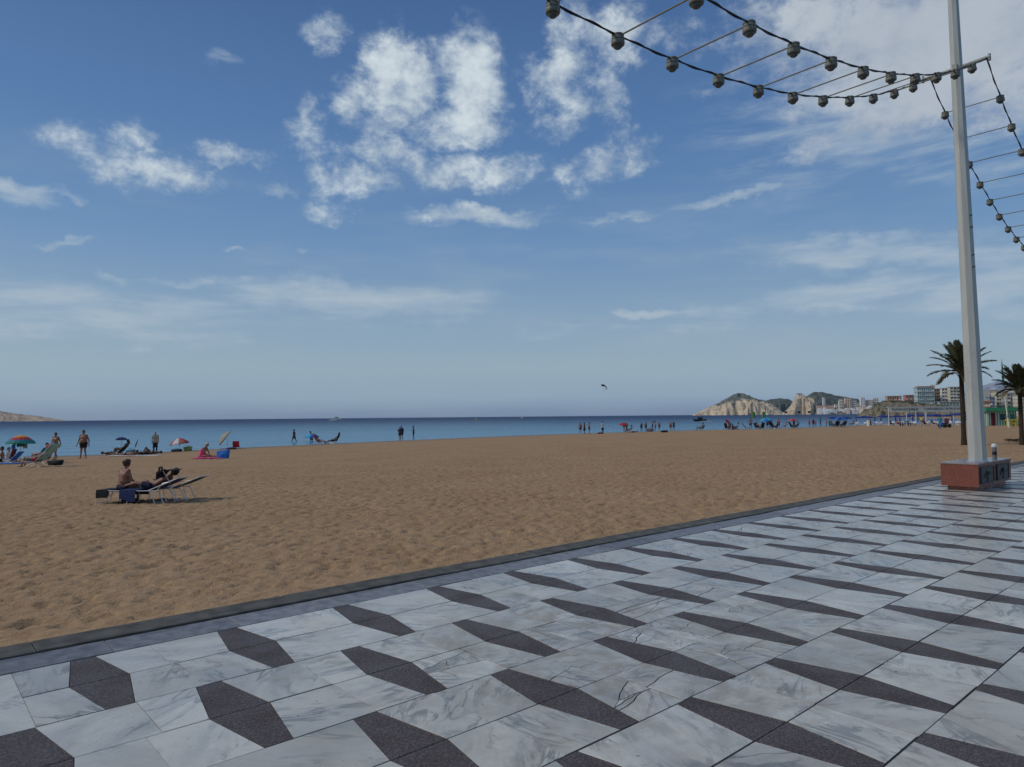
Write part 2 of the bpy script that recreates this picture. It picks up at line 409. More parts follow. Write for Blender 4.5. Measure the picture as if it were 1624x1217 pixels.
# ------------------------------------------------------------------ the frame of the promenade: x along it (u), y towards the sea
TH = 0.84681
ANG = PI/2 - TH
D = Vector((math.sin(TH), math.cos(TH), 0)); N = Vector((math.cos(TH), -math.sin(TH), 0))
def W(u, v, z=0): return D*u + N*v + Vector((0, 0, z))
ROW, PER, HA, HB, V0, U0 = .5545, 1.00865, .1577, .3485, -5.8448, 1.0533
promenade = empty('promenade', (0, 0, 0), ANG, kind='structure')
def prism(poly, top, th=.03, ch=.003, tilt=(0, 0)):
    """tile from a polygon (u, y): chamfered top edge, sides"""
    n = len(poly); cx = sum(p[0] for p in poly)/n; cy = sum(p[1] for p in poly)/n
    area = sum(poly[i][0]*poly[(i+1) % n][1]-poly[(i+1) % n][0]*poly[i][1] for i in range(n))
    if area < 0: poly = poly[::-1]
    def inset(p, d):
        out = []
        for i in range(n):
            a, b, c_ = Vector(p[i-1]), Vector(p[i]), Vector(p[(i+1) % n])
            e1 = (b-a).normalized(); e2 = (c_-b).normalized()
            n1 = Vector((-e1.y, e1.x)); n2 = Vector((-e2.y, e2.x)); bi = n1+n2
            if bi.length < .2: bi = n1
            bi.normalize(); k = d/max(.35, bi.dot(n1)); out.append((b.x+bi.x*k, b.y+bi.y*k))
        return out
    inn = inset(poly, ch)
    zt = lambda p: top + tilt[0]*(p[0]-cx) + tilt[1]*(p[1]-cy)
    vs = [(p[0], p[1], top-th) for p in poly] + [(p[0], p[1], zt(p)-ch) for p in poly] + [(p[0], p[1], zt(p)) for p in inn]
    fs = [tuple(range(2*n, 3*n))]
    for i in range(n):
        j = (i+1) % n
        fs += [(i, j, n+j, n+i), (n+i, n+j, 2*n+j, 2*n+i)]
    return vs, fs
def shrink(poly, g):
    n = len(poly); area = sum(poly[i][0]*poly[(i+1) % n][1]-poly[(i+1) % n][0]*poly[i][1] for i in range(n))
    if area < 0: poly = poly[::-1]
    out = []
    for i in range(n):
        a, b, c_ = Vector(poly[i-1]), Vector(poly[i]), Vector(poly[(i+1) % n])
        e1 = (b-a).normalized(); e2 = (c_-b).normalized()
        n1 = Vector((-e1.y, e1.x)); n2 = Vector((-e2.y, e2.x)); bi = n1+n2
        if bi.length < .2: bi = n1
        bi.normalize(); k = g/max(.4, bi.dot(n1)); out.append((b.x+bi.x*k, b.y+bi.y*k))
    return out
def cut(poly, p, d, gap=0.0):
    """split a convex polygon by a line through p with direction d"""
    nx, ny = -d[1], d[0]; A = []; B = []
    for i in range(len(poly)):
        a, b = poly[i], poly[(i+1) % len(poly)]
        sa = (a[0]-p[0])*nx+(a[1]-p[1])*ny; sb = (b[0]-p[0])*nx+(b[1]-p[1])*ny
        if sa >= 0: A.append(a)
        if sa <= 0: B.append(a)
        if sa*sb < 0:
            t = sa/(sa-sb); q = (a[0]+(b[0]-a[0])*t, a[1]+(b[1]-a[1])*t); A.append(q); B.append(q)
    return [x for x in (A, B) if len(x) >= 3]
def rag(parts_old, new, rr):
    """roughen the shared edge of two freshly cut pieces"""
    if len(new) != 2: return new
    A, B = new; sh = [p for p in A if p in B and p not in parts_old]
    if len(sh) != 2: return new
    a, b = sh; L = math.hypot(b[0]-a[0], b[1]-a[1])
    if L < .12: return new
    nx, ny = -(b[1]-a[1])/L, (b[0]-a[0])/L
    mids = [(a[0]+(b[0]-a[0])*t+nx*o, a[1]+(b[1]-a[1])*t+ny*o) for t, o in ((.25, rr.uniform(-.012, .012)), (.5, rr.uniform(-.016, .016)), (.75, rr.uniform(-.012, .012)))]
    out = []
    for P in (A, B):
        i = P.index(a); n = len(P)
        if P[(i+1) % n] == b: out.append(P[:i+1]+mids+P[i+1:])
        elif P[i-1] == b:
            j = P.index(b); out.append(P[:j+1]+mids[::-1]+P[j+1:])
        else: out.append(P)
    return out
CRACK = [(2.95,-4.08,3),(3.27,-3.87,2),(3.86,-3.9,4),(4.25,-4.1,5),(4.61,-3.76,2),(3.66,-2.79,3),(3.85,-2.68,7),(4.38,-2.84,6),
         (4.71,-3.21,5),(3.1,-3.2,3),(4.05,-3.3,4),(5.3,-3.9,2),(4.9,-3.05,4),(4.91,-4.0,2),(5.86,-4.03,2),(3.63,-3.19,3),(11.13,-4.33,3),(9.47,-5.55,3),(5.3,-3.3,3),(3.4,-3.6,2),(4.4,-3.5,2)]
def build_paving():
    tiles = []                                  # (distance, kind, polygon, thin gap)
    rr = random.Random(5)
    for row in range(-0, 26):
        v_top = V0 + row*ROW; v_bot = v_top + ROW; pair = row//2; lower = row % 2
        for k in range(-14, 62):
            uc = U0 + PER*(k + .5*(pair % 2))
            if pair % 2 == 0: pass
            h0, h1 = (HA/2, HB/2) if not lower else (HB/2, HA/2)
            y0, y1 = -v_top, -v_bot
            gran = [(uc-h0, y0), (uc+h0, y0), (uc+h1, y1), (uc-h1, y1)]
            un = uc + PER
            mar = [(uc+h0, y0), (un-h0, y0), (un-h1, y1), (uc+h1, y1)]
            for kind, poly in (('granite', gran), ('marble', mar)):
                cu = sum(p[0] for p in poly)/4; cv = -sum(p[1] for p in poly)/4
                P = W(cu, cv); dist = P.length
                fwd = P.y; side = abs(P.x)
                vis = fwd > 1.2 and side < fwd*.80+2.6
                if not vis and not (dist < 6 and fwd > 0): continue
                if cu > 46: continue
                tiles.append([dist, kind, poly, cu, cv])
    tiles.sort(key=lambda a: a[0])
    pieces = []
    for dist, kind, poly, cu, cv in tiles:
        if kind == 'granite': pieces.append((dist, kind, shrink(poly, .0032), rr.uniform(-.0008, .0006))); continue
        xs = [p[0] for p in poly]; ys = [p[1] for p in poly]
        parts = [poly]
        hit = [c for c in CRACK if abs(c[0]-cu) < .36 and abs(c[1]-cv) < .28]
        if rr.random() < .82:
            f = rr.choice((.5, .5, .5, .47, .55, .42, .6)); xm = min(xs)+(max(xs)-min(xs))*f
            parts = cut(poly, (xm, ys[0]), (0, 1))
        if hit:
            ncut = hit[0][2]+2
            for _ in range(ncut):
                i = max(range(len(parts)), key=lambda j: (max(p[0] for p in parts[j])-min(p[0] for p in parts[j]))*(.6+rr.random()))
                q = parts.pop(i); px = sum(p[0] for p in q)/len(q)+rr.uniform(-.06, .06); py = sum(p[1] for p in q)/len(q)+rr.uniform(-.06, .06)
                a = rr.choice((rr.uniform(-.5, .5), rr.uniform(1.0, 2.1)))
                parts += rag(q, cut(q, (px, py), (math.cos(a), math.sin(a))), rr)
            for q in parts:
                # ragged, slightly settled pieces
                pieces.append((dist, kind, shrink(q, rr.choice((.0014, .0022, .0032, .0048))), rr.uniform(-.0016, .0012)))
        else:
            for q in parts:
                q = shrink(q, .0013); y_hi, y_lo = -(cv-ROW/2), -(cv+ROW/2); g = rr.choice((.0025, .004, .0055, .008))
                q = [(x, max(y_lo+g, min(y_hi-g, y))) for x, y in q]
                pieces.append((dist, kind, q, rr.uniform(-.0012, .0012)))
    cnt = {'granite': 0, 'marble': 0}; rest = {'granite': MB(), 'marble': MB()}
    for dist, kind, poly, dz in pieces:
        if len(poly) < 3: continue
        tl = (rr.uniform(-.0016, .0016), rr.uniform(-.0016, .0016)) if kind == 'marble' else (rr.uniform(-.001, .001), 0)
        
        vs, fs = prism(poly, dz, .03, .0007, tl)
        if cnt[kind] < 297:
            cx = sum(p[0] for p in poly)/len(poly); cy = sum(p[1] for p in poly)/len(poly)
            mb = MB().add([(a-cx, b-cy, c_) for a, b, c_ in vs], fs)
            mb.build(kind+'_tile', M[kind], promenade, (cx, cy, 0)); cnt[kind] += 1
        else: rest[kind].add(vs, fs)
    for kind, mb in rest.items():
        if mb.f: tag(mb.build(kind+'_tiles', M[kind], promenade), kind='stuff')
    # bed under the tiles and the body of the promenade
    b = MB(); b.box((150, 0, -.3838), (420, 12.9, .76)); b.build('bed', M['dirt'], promenade)
    # far part of the paving, beyond the tiles built one by one
    # border and kerb stones
    u = -6.2
    while u < 70:
        L = rr.uniform(.86, 1.0)
        y0, y1 = 5.853, 6.205
        vs, fs = prism([(u+.002, y0), (u+L-.002, y0), (u+L-.002, y1-.004), (u+.002, y1-.004)], .002+rr.uniform(-.002, .002), .04, .004)
        MB().add([(a-u, b_, c_) for a, b_, c_ in vs], fs).build('border_stone', M['border'], promenade, (u, 0, 0)); u += L
    u = -6.6
    while u < 70:
        L = rr.uniform(1.15, 1.5); y0, y1 = 6.220, 6.530
        vs, fs = prism([(u+.002, y0), (u+L-.002, y0+rr.uniform(0, .004)), (u+L-.002, y1), (u+.002, y1)], .014+rr.uniform(-.003, .003), .35, .006)
        MB().add([(a-u, b_, c_) for a, b_, c_ in vs], fs).build('kerb_stone', M['kerb'], promenade, (u, 0, 0)); u += L
    for y0, y1, z, mm in ((5.853, 6.205, .002, 'border'), (6.22, 6.53, .014, 'kerb')):
        b = MB(); b.box((210, (y0+y1)/2, z-.2), (279, y1-y0, .4)); b.build(mm+'_run', M[mm], promenade)
build_paving()

# ------------------------------------------------------------------ beach and sea
ZSEA = -0.80
_shore = [(0, 729), (100, 723.5), (200, 720), (300, 714.5), (400, 709.5), (600, 700.5), (800, 692), (880, 689), (1000, 685.5),
          (1100, 682.5), (1240, 679.5), (1320, 676.5), (1380, 674.0), (1460, 672.6)]
_sx = []; _sy = []
for px, py in _shore:
    p = at_z(px, py, ZSEA); _sx.append(p.dot(D)); _sy.append(-p.dot(N)-6.53)
_sx = [-400, -60] + _sx + [200, 240, 300, 345, 400, 460, 2000]; _sy = [_sy[0]-8, _sy[0]-2] + _sy + [46, 54, 76, 108, 150, 185, 190]
_sx = np.array(_sx); _sy = np.array(_sy); _i = np.argsort(_sx); _sx = _sx[_i]; _sy = _sy[_i]
def beach_z(u, d):
    """height of the smooth beach; u along the promenade, d metres seaward of the kerb"""
    ds = np.interp(u, _sx, _sy); q = np.asarray(d)/ds
    return np.where(q < 1, -.035 + (ZSEA+.035)*np.clip(q, -1, 1), ZSEA - (np.asarray(d)-ds)*.06)
def on_beach(px, py):
    """world point on the sand seen at a pixel"""
    z = -.4
    for _ in range(12):
        p = at_z(px, py, z); z = float(beach_z(p.dot(D), -p.dot(N)-6.53))
        z = max(z, ZSEA-.3)
    p.z = z; return p
def grow(a, b, s0, s1, n_max=999):
    out = [a]; 
    while out[-1] < b:
        t = (out[-1]-a)/(b-a); out.append(out[-1]+s0*(s1/s0)**t)
    return out
def build_beach():
    us = [-x for x in grow(3.0, 420, .055*1.2, 22)[::-1]][:-1]
    mid = list(np.arange(-3.0, 13.0, .055)); right = grow(13.0, 600, .06, 16)
    us = np.array(us+mid+right)
    ds = np.array(list(np.arange(-.24, 7.5, .05)) + grow(7.5, 90, .052, 1.2) + [95, 110, 140, 180, 220])
    U_, D_ = np.meshgrid(us, ds, indexing='ij')
    z = beach_z(U_, D_)
    amp = np.clip(1.15 - D_/70, .25, 1)*np.clip((np.interp(U_, _sx, _sy)-1.5-D_)/6, 0.0, 1)
    # footprints and trampled sand
    a = fbm(U_*8.5, D_*9.5, 3, 1); b = fbm(U_*9.6+fbm(U_*2, D_*2, 2, 9)*3, D_*10.5, 2, 2); c_ = fbm(U_*.45, D_*.45, 3, 3)
    hgt = (a-.5)*.046 + (b-.5)*.026 + (c_-.5)*.05
    pit = np.clip((fbm(U_*7.6+5, D_*9.4+9, 2, 5)-.58)/.11, 0, 1); pit2 = np.clip((fbm(U_*7.4+2, D_*8.4+1, 2, 6)-.62)/.14, 0, 1)
    hgt -= pit*.044 + pit2*.028
    hgt += (fbm(U_*14, D_*18, 2, 7)-.5)*.012
    edge = np.clip(D_/.5, 0, 1)
    z = z + hgt*amp*(.45+.55*edge)
    spill = np.clip((fbm(U_*.9, D_*0+3, 3, 14)-.50)/.16, 0, 1)
    z = z + (1-edge)*(.016+.030*spill)
    z = np.where(D_ < .0, z - (-D_)*.16*(1.1-.8*spill), z)
    X = D.x*U_ - N.x*(D_+6.53); Y = D.y*U_ - N.y*(D_+6.53)
    I, J = U_.shape
    co = np.stack([X, Y, z], -1).reshape(-1, 3)
    idx = np.arange(I*J).reshape(I, J)
    q = np.stack([idx[:-1, :-1], idx[1:, :-1], idx[1:, 1:], idx[:-1, 1:]], -1).reshape(-1, 4)
    me = bpy.data.meshes.new('sand_beach'); me.vertices.add(len(co)); me.vertices.foreach_set('co', co.ravel())
    me.loops.add(q.size); me.loops.foreach_set('vertex_index', q.ravel().astype(np.int32))
    me.polygons.add(len(q)); me.polygons.foreach_set('loop_start', np.arange(0, q.size, 4, dtype=np.int32)); me.polygons.foreach_set('loop_total', np.full(len(q), 4, dtype=np.int32))
    me.update(calc_edges=True); me.shade_smooth()
    m_, t, bs = newmat('sand')
    wc = t.node('ShaderNodeNewGeometry').outputs['Position']
    wr = t.mapping(wc, rot=(0, 0, -ANG))
    g = t.noise(wc, 900, 2, .7); n1 = t.noise(wc, .35, 5, .6); n2 = t.noise(t.mapping(wr, scale=(1, 1.5, 1)), 6.0, 4, .65); n3 = t.noise(wc, 60, 3, .7)
    c1 = t.mix(t.smooth(n1, .3, .72), (.365, .224, .117), (.415, .268, .150))
    c1 = t.mix(t.smooth(n2, .52, .70, 0, .6), c1, (.20, .115, .052))  # damp sand, and dimple shade deepened by colour
    c1 = t.mix(t.smooth(n3, .55, .8, 0, .35), c1, (.15, .09, .05))
    c1 = t.mix(t.smooth(g, .35, .65, 0, .35), c1, (.52, .37, .215))
    # sand is damp and darker just above the water line
    zz = t.node('ShaderNodeSeparateXYZ', {0: wc}).outputs[2]
    wet = t.smooth(t.math('ADD', zz, t.math('MULTIPLY', t.noise(wc, .5, 3), .05)), ZSEA+.085, ZSEA+.03)
    c1 = t.mix(t.math('MULTIPLY', wet, .6), c1, (.13, .085, .055))
    t.l.new(c1, bs.inputs['Base Color']); t.l.new(t.math('MULTIPLY_ADD', wet, -.4, .93), bs.inputs['Roughness']); bs.inputs['Specular IOR Level'].default_value = .2
    h = t.math('ADD', t.math('MULTIPLY', t.noise(t.mapping(wr, scale=(1, 1.4, 1)), 8.5, 3, .6), 2.6), t.math('ADD', t.math('MULTIPLY', n3, .45), t.math('MULTIPLY', t.noise(wc, 16, 4, .6), 1.3)))
    bp = t.node('ShaderNodeBump', {'Strength': .55, 'Distance': .026, 'Height': h}); t.l.new(bp.outputs[0], bs.inputs['Normal'])
    o = link('beach', me, m_); tag(o, kind='structure')
build_beach()
def build_sea():
    xs = [-60000, -26000, -12000, -6000, -3000, -1200, -500, -200, -90, 0, 60, 120, 200, 300, 500, 900, 1600, 3000, 6000, 12000, 26000, 60000]
    ys = [-60000, -9000, -2000, -600, -150, 20, 60, 100, 150, 250, 400, 700, 1200, 2500, 5000, 9000, 16000, 30000, 55000]
    # water surface; the land covers it where there is land
    vs = [(x, y, ZSEA) for x in xs for y in ys]; J = len(ys)
    fs = [(i*J+j, (i+1)*J+j, (i+1)*J+j+1, i*J+j+1) for i in range(len(xs)-1) for j in range(J-1)]
    m_, t, b = newmat('sea_water')
    wc = t.node('ShaderNodeNewGeometry').outputs['Position']
    sp = t.node('ShaderNodeSeparateXYZ', {0: wc})
    dist = t.node('ShaderNodeVectorMath', {0: wc}, operation='LENGTH').outputs['Value']
    wr = t.mapping(wc, rot=(0, 0, -ANG*0.4), scale=(.55, 1, 1))
    big = t.noise(t.mapping(wc, scale=(.35, 1, 1)), .012, 5, .55)
    # by distance: sky reflection painted as paler blue near the beach, plus shallows
    lg = t.math('LOGARITHM', t.math('MAXIMUM', dist, 10.0), 10.0)
    deep = t.smooth(t.math('ADD', lg, t.math('MULTIPLY', t.math('SUBTRACT', big, .5), .5)), 1.95, 2.75)
    c1 = t.mix(deep, (.055, .23, .36), (.004, .030, .10))
    t.l.new(c1, b.inputs['Base Color']); t.l.new(t.smooth(lg, 1.6, 3.4, .16, .52), b.inputs['Roughness']); b.inputs['IOR'].default_value = 1.33; b.inputs['Specular Tint'].default_value = (.72, .86, 1, 1)
    h1 = t.noise(wr, .9, 5, .6, .3); h2 = t.noise(wr, .22, 4, .6, .3); h3 = t.noise(wr, 4.0, 3, .6)
    h = t.math('ADD', t.math('ADD', t.math('MULTIPLY', h1, .55), t.math('MULTIPLY', h2, 1.5)), t.math('MULTIPLY', h3, .12))
    bp = t.node('ShaderNodeBump', {'Strength': 1.0, 'Distance': .75, 'Height': h}); t.l.new(bp.outputs[0], b.inputs['Normal'])
    me = bpy.data.meshes.new('sea'); me.from_pydata(vs, [], fs); me.update()
    tag(link('sea', me, m_), kind='structure')
build_sea()

# ------------------------------------------------------------------ lamp pole on its granite block
POLE_U, POLE_V, BLK_Z = 18.05, -4.93, .60
def make_pole(first=True):
    rg = empty('granite_plinth', (0, 0, 0), ANG, 'red granite plinth with dark bronze plaques under the tall white pole', 'plinth')
    x0, x1, y0, y1 = 17.50, 20.02, 4.68, 5.40
    b = MB(); 
    vs, fs = prism([(x0, y0), (x1, y0), (x1, y1), (x0, y1)], BLK_Z-.03, BLK_Z-.12, .006); b.add(vs, fs); b.build('body', M['red_granite'], rg)
    b = MB(); vs, fs = prism([(x0-.012, y0-.012), (x1+.012, y0-.012), (x1+.012, y1+.012), (x0-.012, y1+.012)], BLK_Z, .03, .006); b.add(vs, fs)
    b.build('top_slab', granite_mat('top_sheen_granite', (.22, .17, .16), (.40, .34, .33), (.42, .26, .22), .22, 120), rg)  # greyer and paler than the body: sky sheen put into the colour
    b = MB(); vs, fs = prism([(x0+.12, y0+.09), (x1-.12, y0+.09), (x1-.12, y1-.09), (x0+.12, y1-.09)], .088, .088, .004); b.add(vs, fs); b.build('footing', M['red_base'], rg)
    for k in range(2):
        cx = x0+.58+k*1.20
        pl = MB().box((cx, y0-.008, .33), (.94, .022, .36)).build('plaque', M['plaque'], rg)
        f = MB()
        for (dx, dz, sx, sz) in ((0, .17, .94, .02), (0, -.17, .94, .02), (-.46, 0, .02, .32), (.46, 0, .02, .32)): f.box((cx+dx, y0-.024, .33+dz), (sx, .012, sz))
        r2 = random.Random(3+k)
        # cast relief: a spreading crown over a trunk
        f.box((cx, y0-.026, .245), (.05, .014, .13))
        for j in range(13):
            a = PI*(j/12); L = r2.uniform(.12, .2)
            p = Vector((cx, y0-.024, .29)); q = p+Vector((math.cos(a)*L*1.7, 0, math.sin(a)*L*.85-.02)); f.cone(p, q, .022, .008, 5)
        f.build('relief', M['relief'], pl)
    # pole: octagonal tapered shaft, a little weathering
    m_, t, bs = newmat('pole_painted')
    tc = t.node('ShaderNodeTexCoord').outputs['Object']; sp = t.node('ShaderNodeSeparateXYZ', {0: tc})
    st = t.noise(t.mapping(tc, scale=(6, 6, .35)), 2.0, 5, .6); fl = t.noise(tc, 9, 5, .65)
    c1 = t.mix(t.smooth(st, .35, .75), (.53, .535, .48), (.43, .435, .395)); c1 = t.mix(t.smooth(fl, .55, .8, 0, .3), c1, (.30, .30, .26))
    zz = sp.outputs[2]
    scr = t.math('MULTIPLY', t.math('MULTIPLY', t.smooth(zz, 1.55, 1.65), t.smooth(zz, 2.65, 2.55)), t.smooth(t.noise(t.mapping(tc, scale=(9, 9, 5)), 4, 3, .5, 2.0), .56, .60))
    c1 = t.mix(t.math('MULTIPLY', scr, .45), c1, (.25, .25, .25))
    t.l.new(c1, bs.inputs['Base Color']); bs.inputs['Roughness'].default_value = .42
    pr = empty('lamp_pole', W(POLE_U, POLE_V, BLK_Z), ANG, 'tall tapered white pole carrying the cross arm of the light strings', 'pole')
    H_ = 13.6
    MB().lathe([(.182, 0), (.180, .6), (.165, 3), (.145, 6), (.120, 9.2), (.098, 12), (.088, H_)], n=8).build('shaft', m_, pr)
    MB().lathe([(.215, .001), (.215, .02), (.192, .03), (.187, .05)], n=8).build('collar', M['alu'], pr)
    MB().lathe([(.09, H_), (.07, H_+.05), (.02, H_+.08)], n=8).build('cap', M['pole'], pr)
    for z in (4.35, 4.62, 5.25, 5.52):
        MB().cone(Vector((-.10, -.13, z)), Vector((-.113, -.178, z)), .014, .014, 8).build('hole_dot', M['rubber'], pr)  # dark discs drawn for small holes in the shaft
    za = 9.57-BLK_Z
    ar = MB(); ar.cone((0, .72, za), (0, -.66, za+.02), .042, .042, 10); ar.build('cross_arm', M['arm'], pr)
    MB().box((0, 0, za), (.34, .09, .12)).build('bracket', M['arm'], pr)
    for yy in (-.64, .70): MB().cone((0, yy, za-.06), (0, yy, za+.09), .03, .03, 8).build('end_pin', M['arm'], pr)
    tu = empty('light_tube', W(19.35, -4.83, BLK_Z), ANG, 'short grey tube lamp with white cap standing on the red plinth', 'lamp')
    MB().lathe([(.060, 0), (.060, .012), (.045, .014), (.045, .28)], n=14).build('tube', M['grey'], tu, smooth=False)
    MB().lathe([(.046, .28), (.060, .285), (.060, .33), (.045, .36), (.012, .368)], n=14).build('cap', M['white'], tu)
    lt = MB().cone((0, 0, .1), (0, 0, .18), .0465, .0465, 14); lt.build('band', M['rubber'], tu)
    base = W(POLE_U, POLE_V, BLK_Z) + Vector((.105, -.02, 0)); top = W(POLE_U, POLE_V, 9.57)      # the old pole leans a little
    q = Vector((0, 0, 1)).rotation_difference((top-base).normalized())
    pr.location = base; pr.rotation_mode = 'QUATERNION'; pr.rotation_quaternion = q @ Euler((0, 0, ANG)).to_quaternion()
    return pr, rg
pole, plinth = make_pole()
p2 = copy_tree(pole); p2['label'] = 'next tall white pole further along the promenade'; p2.location = pole.location + D*20.35 - N*.2
g2 = copy_tree(plinth); g2['label'] = 'red granite plinth of the next pole along the promenade'; g2.location = D*20.35 + N*(-.2)

def lamp_mesh():
    h = MB().lathe([(.02, .090), (.070, .089), (.078, .085), (.078, .066), (.070, .062), (.078, .056), (.079, .020), (.072, .014), (.086, .006), (.086, -.030), (.080, -.044), (.05, -.046)], n=18)
    b = MB().lathe([(.056, -.044), (.056, -.058), (.050, -.075), (.034, -.090), (.008, -.097)], n=16)
    s = MB().box((-.055, 0, .075), (.05, .02, .03)); s.box((.055, 0, .075), (.05, .02, .03)); s.box((0, 0, .066), (.13, .03, .015))
    return h.mesh('lamp_housing'), b.mesh('lamp_dome', True), s.mesh('lamp_clip')
LM = lamp_mesh()
def light_string(name, label, u0, sgn, z0, hl, hr, c, S, off, sp, nl, slope):
    root = empty(name, W(u0, POLE_V, z0), 0, label, 'string lights')
    O = root.location.copy()
    def P(side, s):
        v = (hr if side > 0 else -hl) + s*slope
        return D*(sgn*s) + N*(v) + Vector((0, 0, -c*s*(S-s)))
    r2 = random.Random(int(u0*10)+nl)
    for side in (1, -1):
        cb = MB(); pts = [P(side, S*i/70.0) for i in range(71)]
        cb.tube(pts, .011, 6)
        # second thinner wire wound loosely about the first
        pts2 = []
        for i in range(int(S*22)):
            s = i/22.0; p = P(side, s); a = s*7.5; pts2.append(p+Vector((0, 0, math.cos(a)*.016))+N*(math.sin(a)*.016))
        cb.tube(pts2, .007, 5)
        cb.build('cable', M['cable'], root)
    for i in range(nl):
        s = off+sp*i
        if s > S-.3: break
        a, b = P(1, s), P(-1, s); dd = (b-a).normalized()
        MB().cone(a+dd*.07-Vector((0, 0, .02)), b-dd*.07-Vector((0, 0, .02)), .0115, .0115, 8).build('strut', M['strut'], root)
        for q in (a, b):
            L = empty('lamp', q - Vector((0, 0, .085)), ANG + r2.uniform(-.1, .1)); L.parent = root
            L.rotation_euler = (r2.uniform(-.07, .07), r2.uniform(-.07, .07), ANG)
            link('housing', LM[0], M['lamp'], L); link('dome', LM[1], M['bulb'], L); link('clip', LM[2], M['rubber'], L)
    return root
light_string('light_string', 'double string of dome lamps with cross bars hanging overhead left of the white pole', 18.01, -1, 9.57, .55, .59, .0195, 25.5, 1.097, 1.1416, 21, .0017)
light_string('light_string', 'double string of dome lamps descending to the right behind the white pole', 18.01, 1, 9.57, .55, .59, .0267, 20.35, 1.045, .9109, 21, -.0101)

# ------------------------------------------------------------------ far land
def land_mat(name, cliff, scrub, nscale, dark=(.10, .09, .075)):
    m_, t, b = newmat(name)
    at = t.node('ShaderNodeAttribute', attribute_name='scrub').outputs['Fac']
    wc = t.node('ShaderNodeNewGeometry').outputs['Position']
    n = t.noise(wc, nscale, 6, .65); n2 = t.noise(t.mapping(wc, scale=(1, 1, 3.5)), nscale*2.4, 5, .7); n3 = t.noise(wc, nscale*9, 3, .6)
    cl = t.mix(t.smooth(n2, .35, .7), cliff, tuple(c*.62 for c in cliff)); cl = t.mix(t.smooth(n3, .52, .66, 0, .55), cl, dark)
    sc_ = t.mix(t.smooth(n3, .35, .65), scrub, tuple(c*2.4 for c in scrub))
    f = t.smooth(t.math('ADD', at, t.math('MULTIPLY', t.math('SUBTRACT', n, .5), 1.5)), .38, .62)
    t.l.new(t.mix(f, cl, sc_), b.inputs['Base Color']); b.inputs['Roughness'].default_value = .95; b.inputs['Specular IOR Level'].default_value = .1
    return m_
def terrain(name, prof, dist, front, back, m_, scrub, ns=150, nt=46, rough=.16, seed=0, cliffy=.5, base=ZSEA-2, fs=1.0):
    """ridge whose skyline passes the given points, a slope with gullies in front and one behind"""
    px = np.array([p[0] for p in prof], float)
    P = [at_depth(p[0], p[1], dist) for p in prof]
    xw = np.array([p.x for p in P]); zw = np.array([p.z for p in P])
    xs = np.linspace(xw[0], xw[-1], ns); z0 = np.interp(xs, xw, zw) - base
    pxs = np.interp(xs, xw, px)
    tt = np.concatenate([np.linspace(0, 1, int(nt*.7)), np.linspace(1, 2, int(nt*.3)+1)[1:]])
    X, T = np.meshgrid(xs, tt, indexing='ij'); Z0 = z0[:, None]; PX = pxs[:, None]+0*T
    L = (xw[-1]-xw[0])
    f = np.where(T < 1, cliffy*np.clip(T/.22, 0, 1)**.7 + (1-cliffy)*np.clip(T, 0, 1)**1.1, 1-((T-1)**1.5))
    k = 9.0/L*fs
    rn = 1-np.abs(2*fbm(X*k*1.5+T*2.2+fbm(X*k, T*3, 3, seed+1)*2.5, T*4.0+fbm(X*k*2, T*2, 2, seed+2)*2, 5, seed)-1)*1.0
    z = Z0*f + Z0*rough*(rn-.72)*np.clip(T*(2-T)*4, 0, 1)*np.where(T > .93, np.clip((T-1)/.2, 0, 1)*.3+.12, 1) + (fbm(X*k*5, T*9, 3, seed+3)-.5)*Z0.max()*.05*rough/.16
    Y = dist - front*(1-np.minimum(T, 1)) + back*(np.maximum(T, 1)-1)
    sweep = (fbm(X*k*.7, T*.6, 3, seed+7)-.5)*front*.5*(1-np.clip(T, 0, 1))
    Y = Y + sweep
    XX = X*(Y/dist)                                   # slopes run towards the viewer's bay
    co = np.stack([XX, Y, z+base], -1).reshape(-1, 3); I, J = X.shape
    idx = np.arange(I*J).reshape(I, J); q = np.stack([idx[:-1, :-1], idx[1:, :-1], idx[1:, 1:], idx[:-1, 1:]], -1).reshape(-1, 4)
    me = bpy.data.meshes.new(name); me.from_pydata(co.tolist(), [], q.tolist()); me.update()
    at = me.attributes.new('scrub', 'FLOAT', 'POINT'); at.data.foreach_set('value', np.clip(scrub(PX, T, z/Z0.max()), 0, 1).ravel().astype(np.float32))
    me.shade_smooth()
    return tag(link(name, me, m_), kind='structure')
LM1 = land_mat('limestone_cliff', (.74, .60, .42), (.095, .102, .084), .011)
LM2 = land_mat('scrub_hill', (.20, .17, .13), (.062, .072, .060), .008)
LM3 = land_mat('brown_rock', (.30, .25, .17), (.035, .045, .022), .09, (.05, .04, .03))
LM4 = land_mat('hazed_mountain', (.33, .36, .42), (.24, .28, .34), .003)  # pale blue tones paint distance haze into the rock
LM5 = land_mat('island_rock', (.60, .46, .33), (.09, .10, .08), .007)
terrain('headland', [(1098, 658.2), (1104, 655.5), (1120, 648), (1137, 641), (1145, 637), (1155, 631), (1163, 626.5), (1171, 624.2), (1180, 625), (1190, 629), (1200, 633), (1215, 636.5), (1226, 643), (1238, 651), (1246, 657)],
        3500, 330, 250, LM1, lambda p, T, h: .95*np.clip((T-.42-.25*np.abs(p-1166)/30+.2)/.3, 0, 1)*np.clip((p-1122)/20, 0, 1)+.6*np.clip(1-np.abs(p-1165-T*2)/17, 0, 1)*np.clip((T-.05)*6, 0, 1), seed=1, rough=.30, cliffy=.5)
terrain('headland_spur', [(1176, 657.6), (1184, 645), (1191, 634), (1197, 634), (1206, 640), (1218, 647), (1232, 652.5), (1243, 656.8)],
        3250, 160, 160, LM1, lambda p, T, h: .10+0*T, seed=9, rough=.34, cliffy=.65, ns=90)
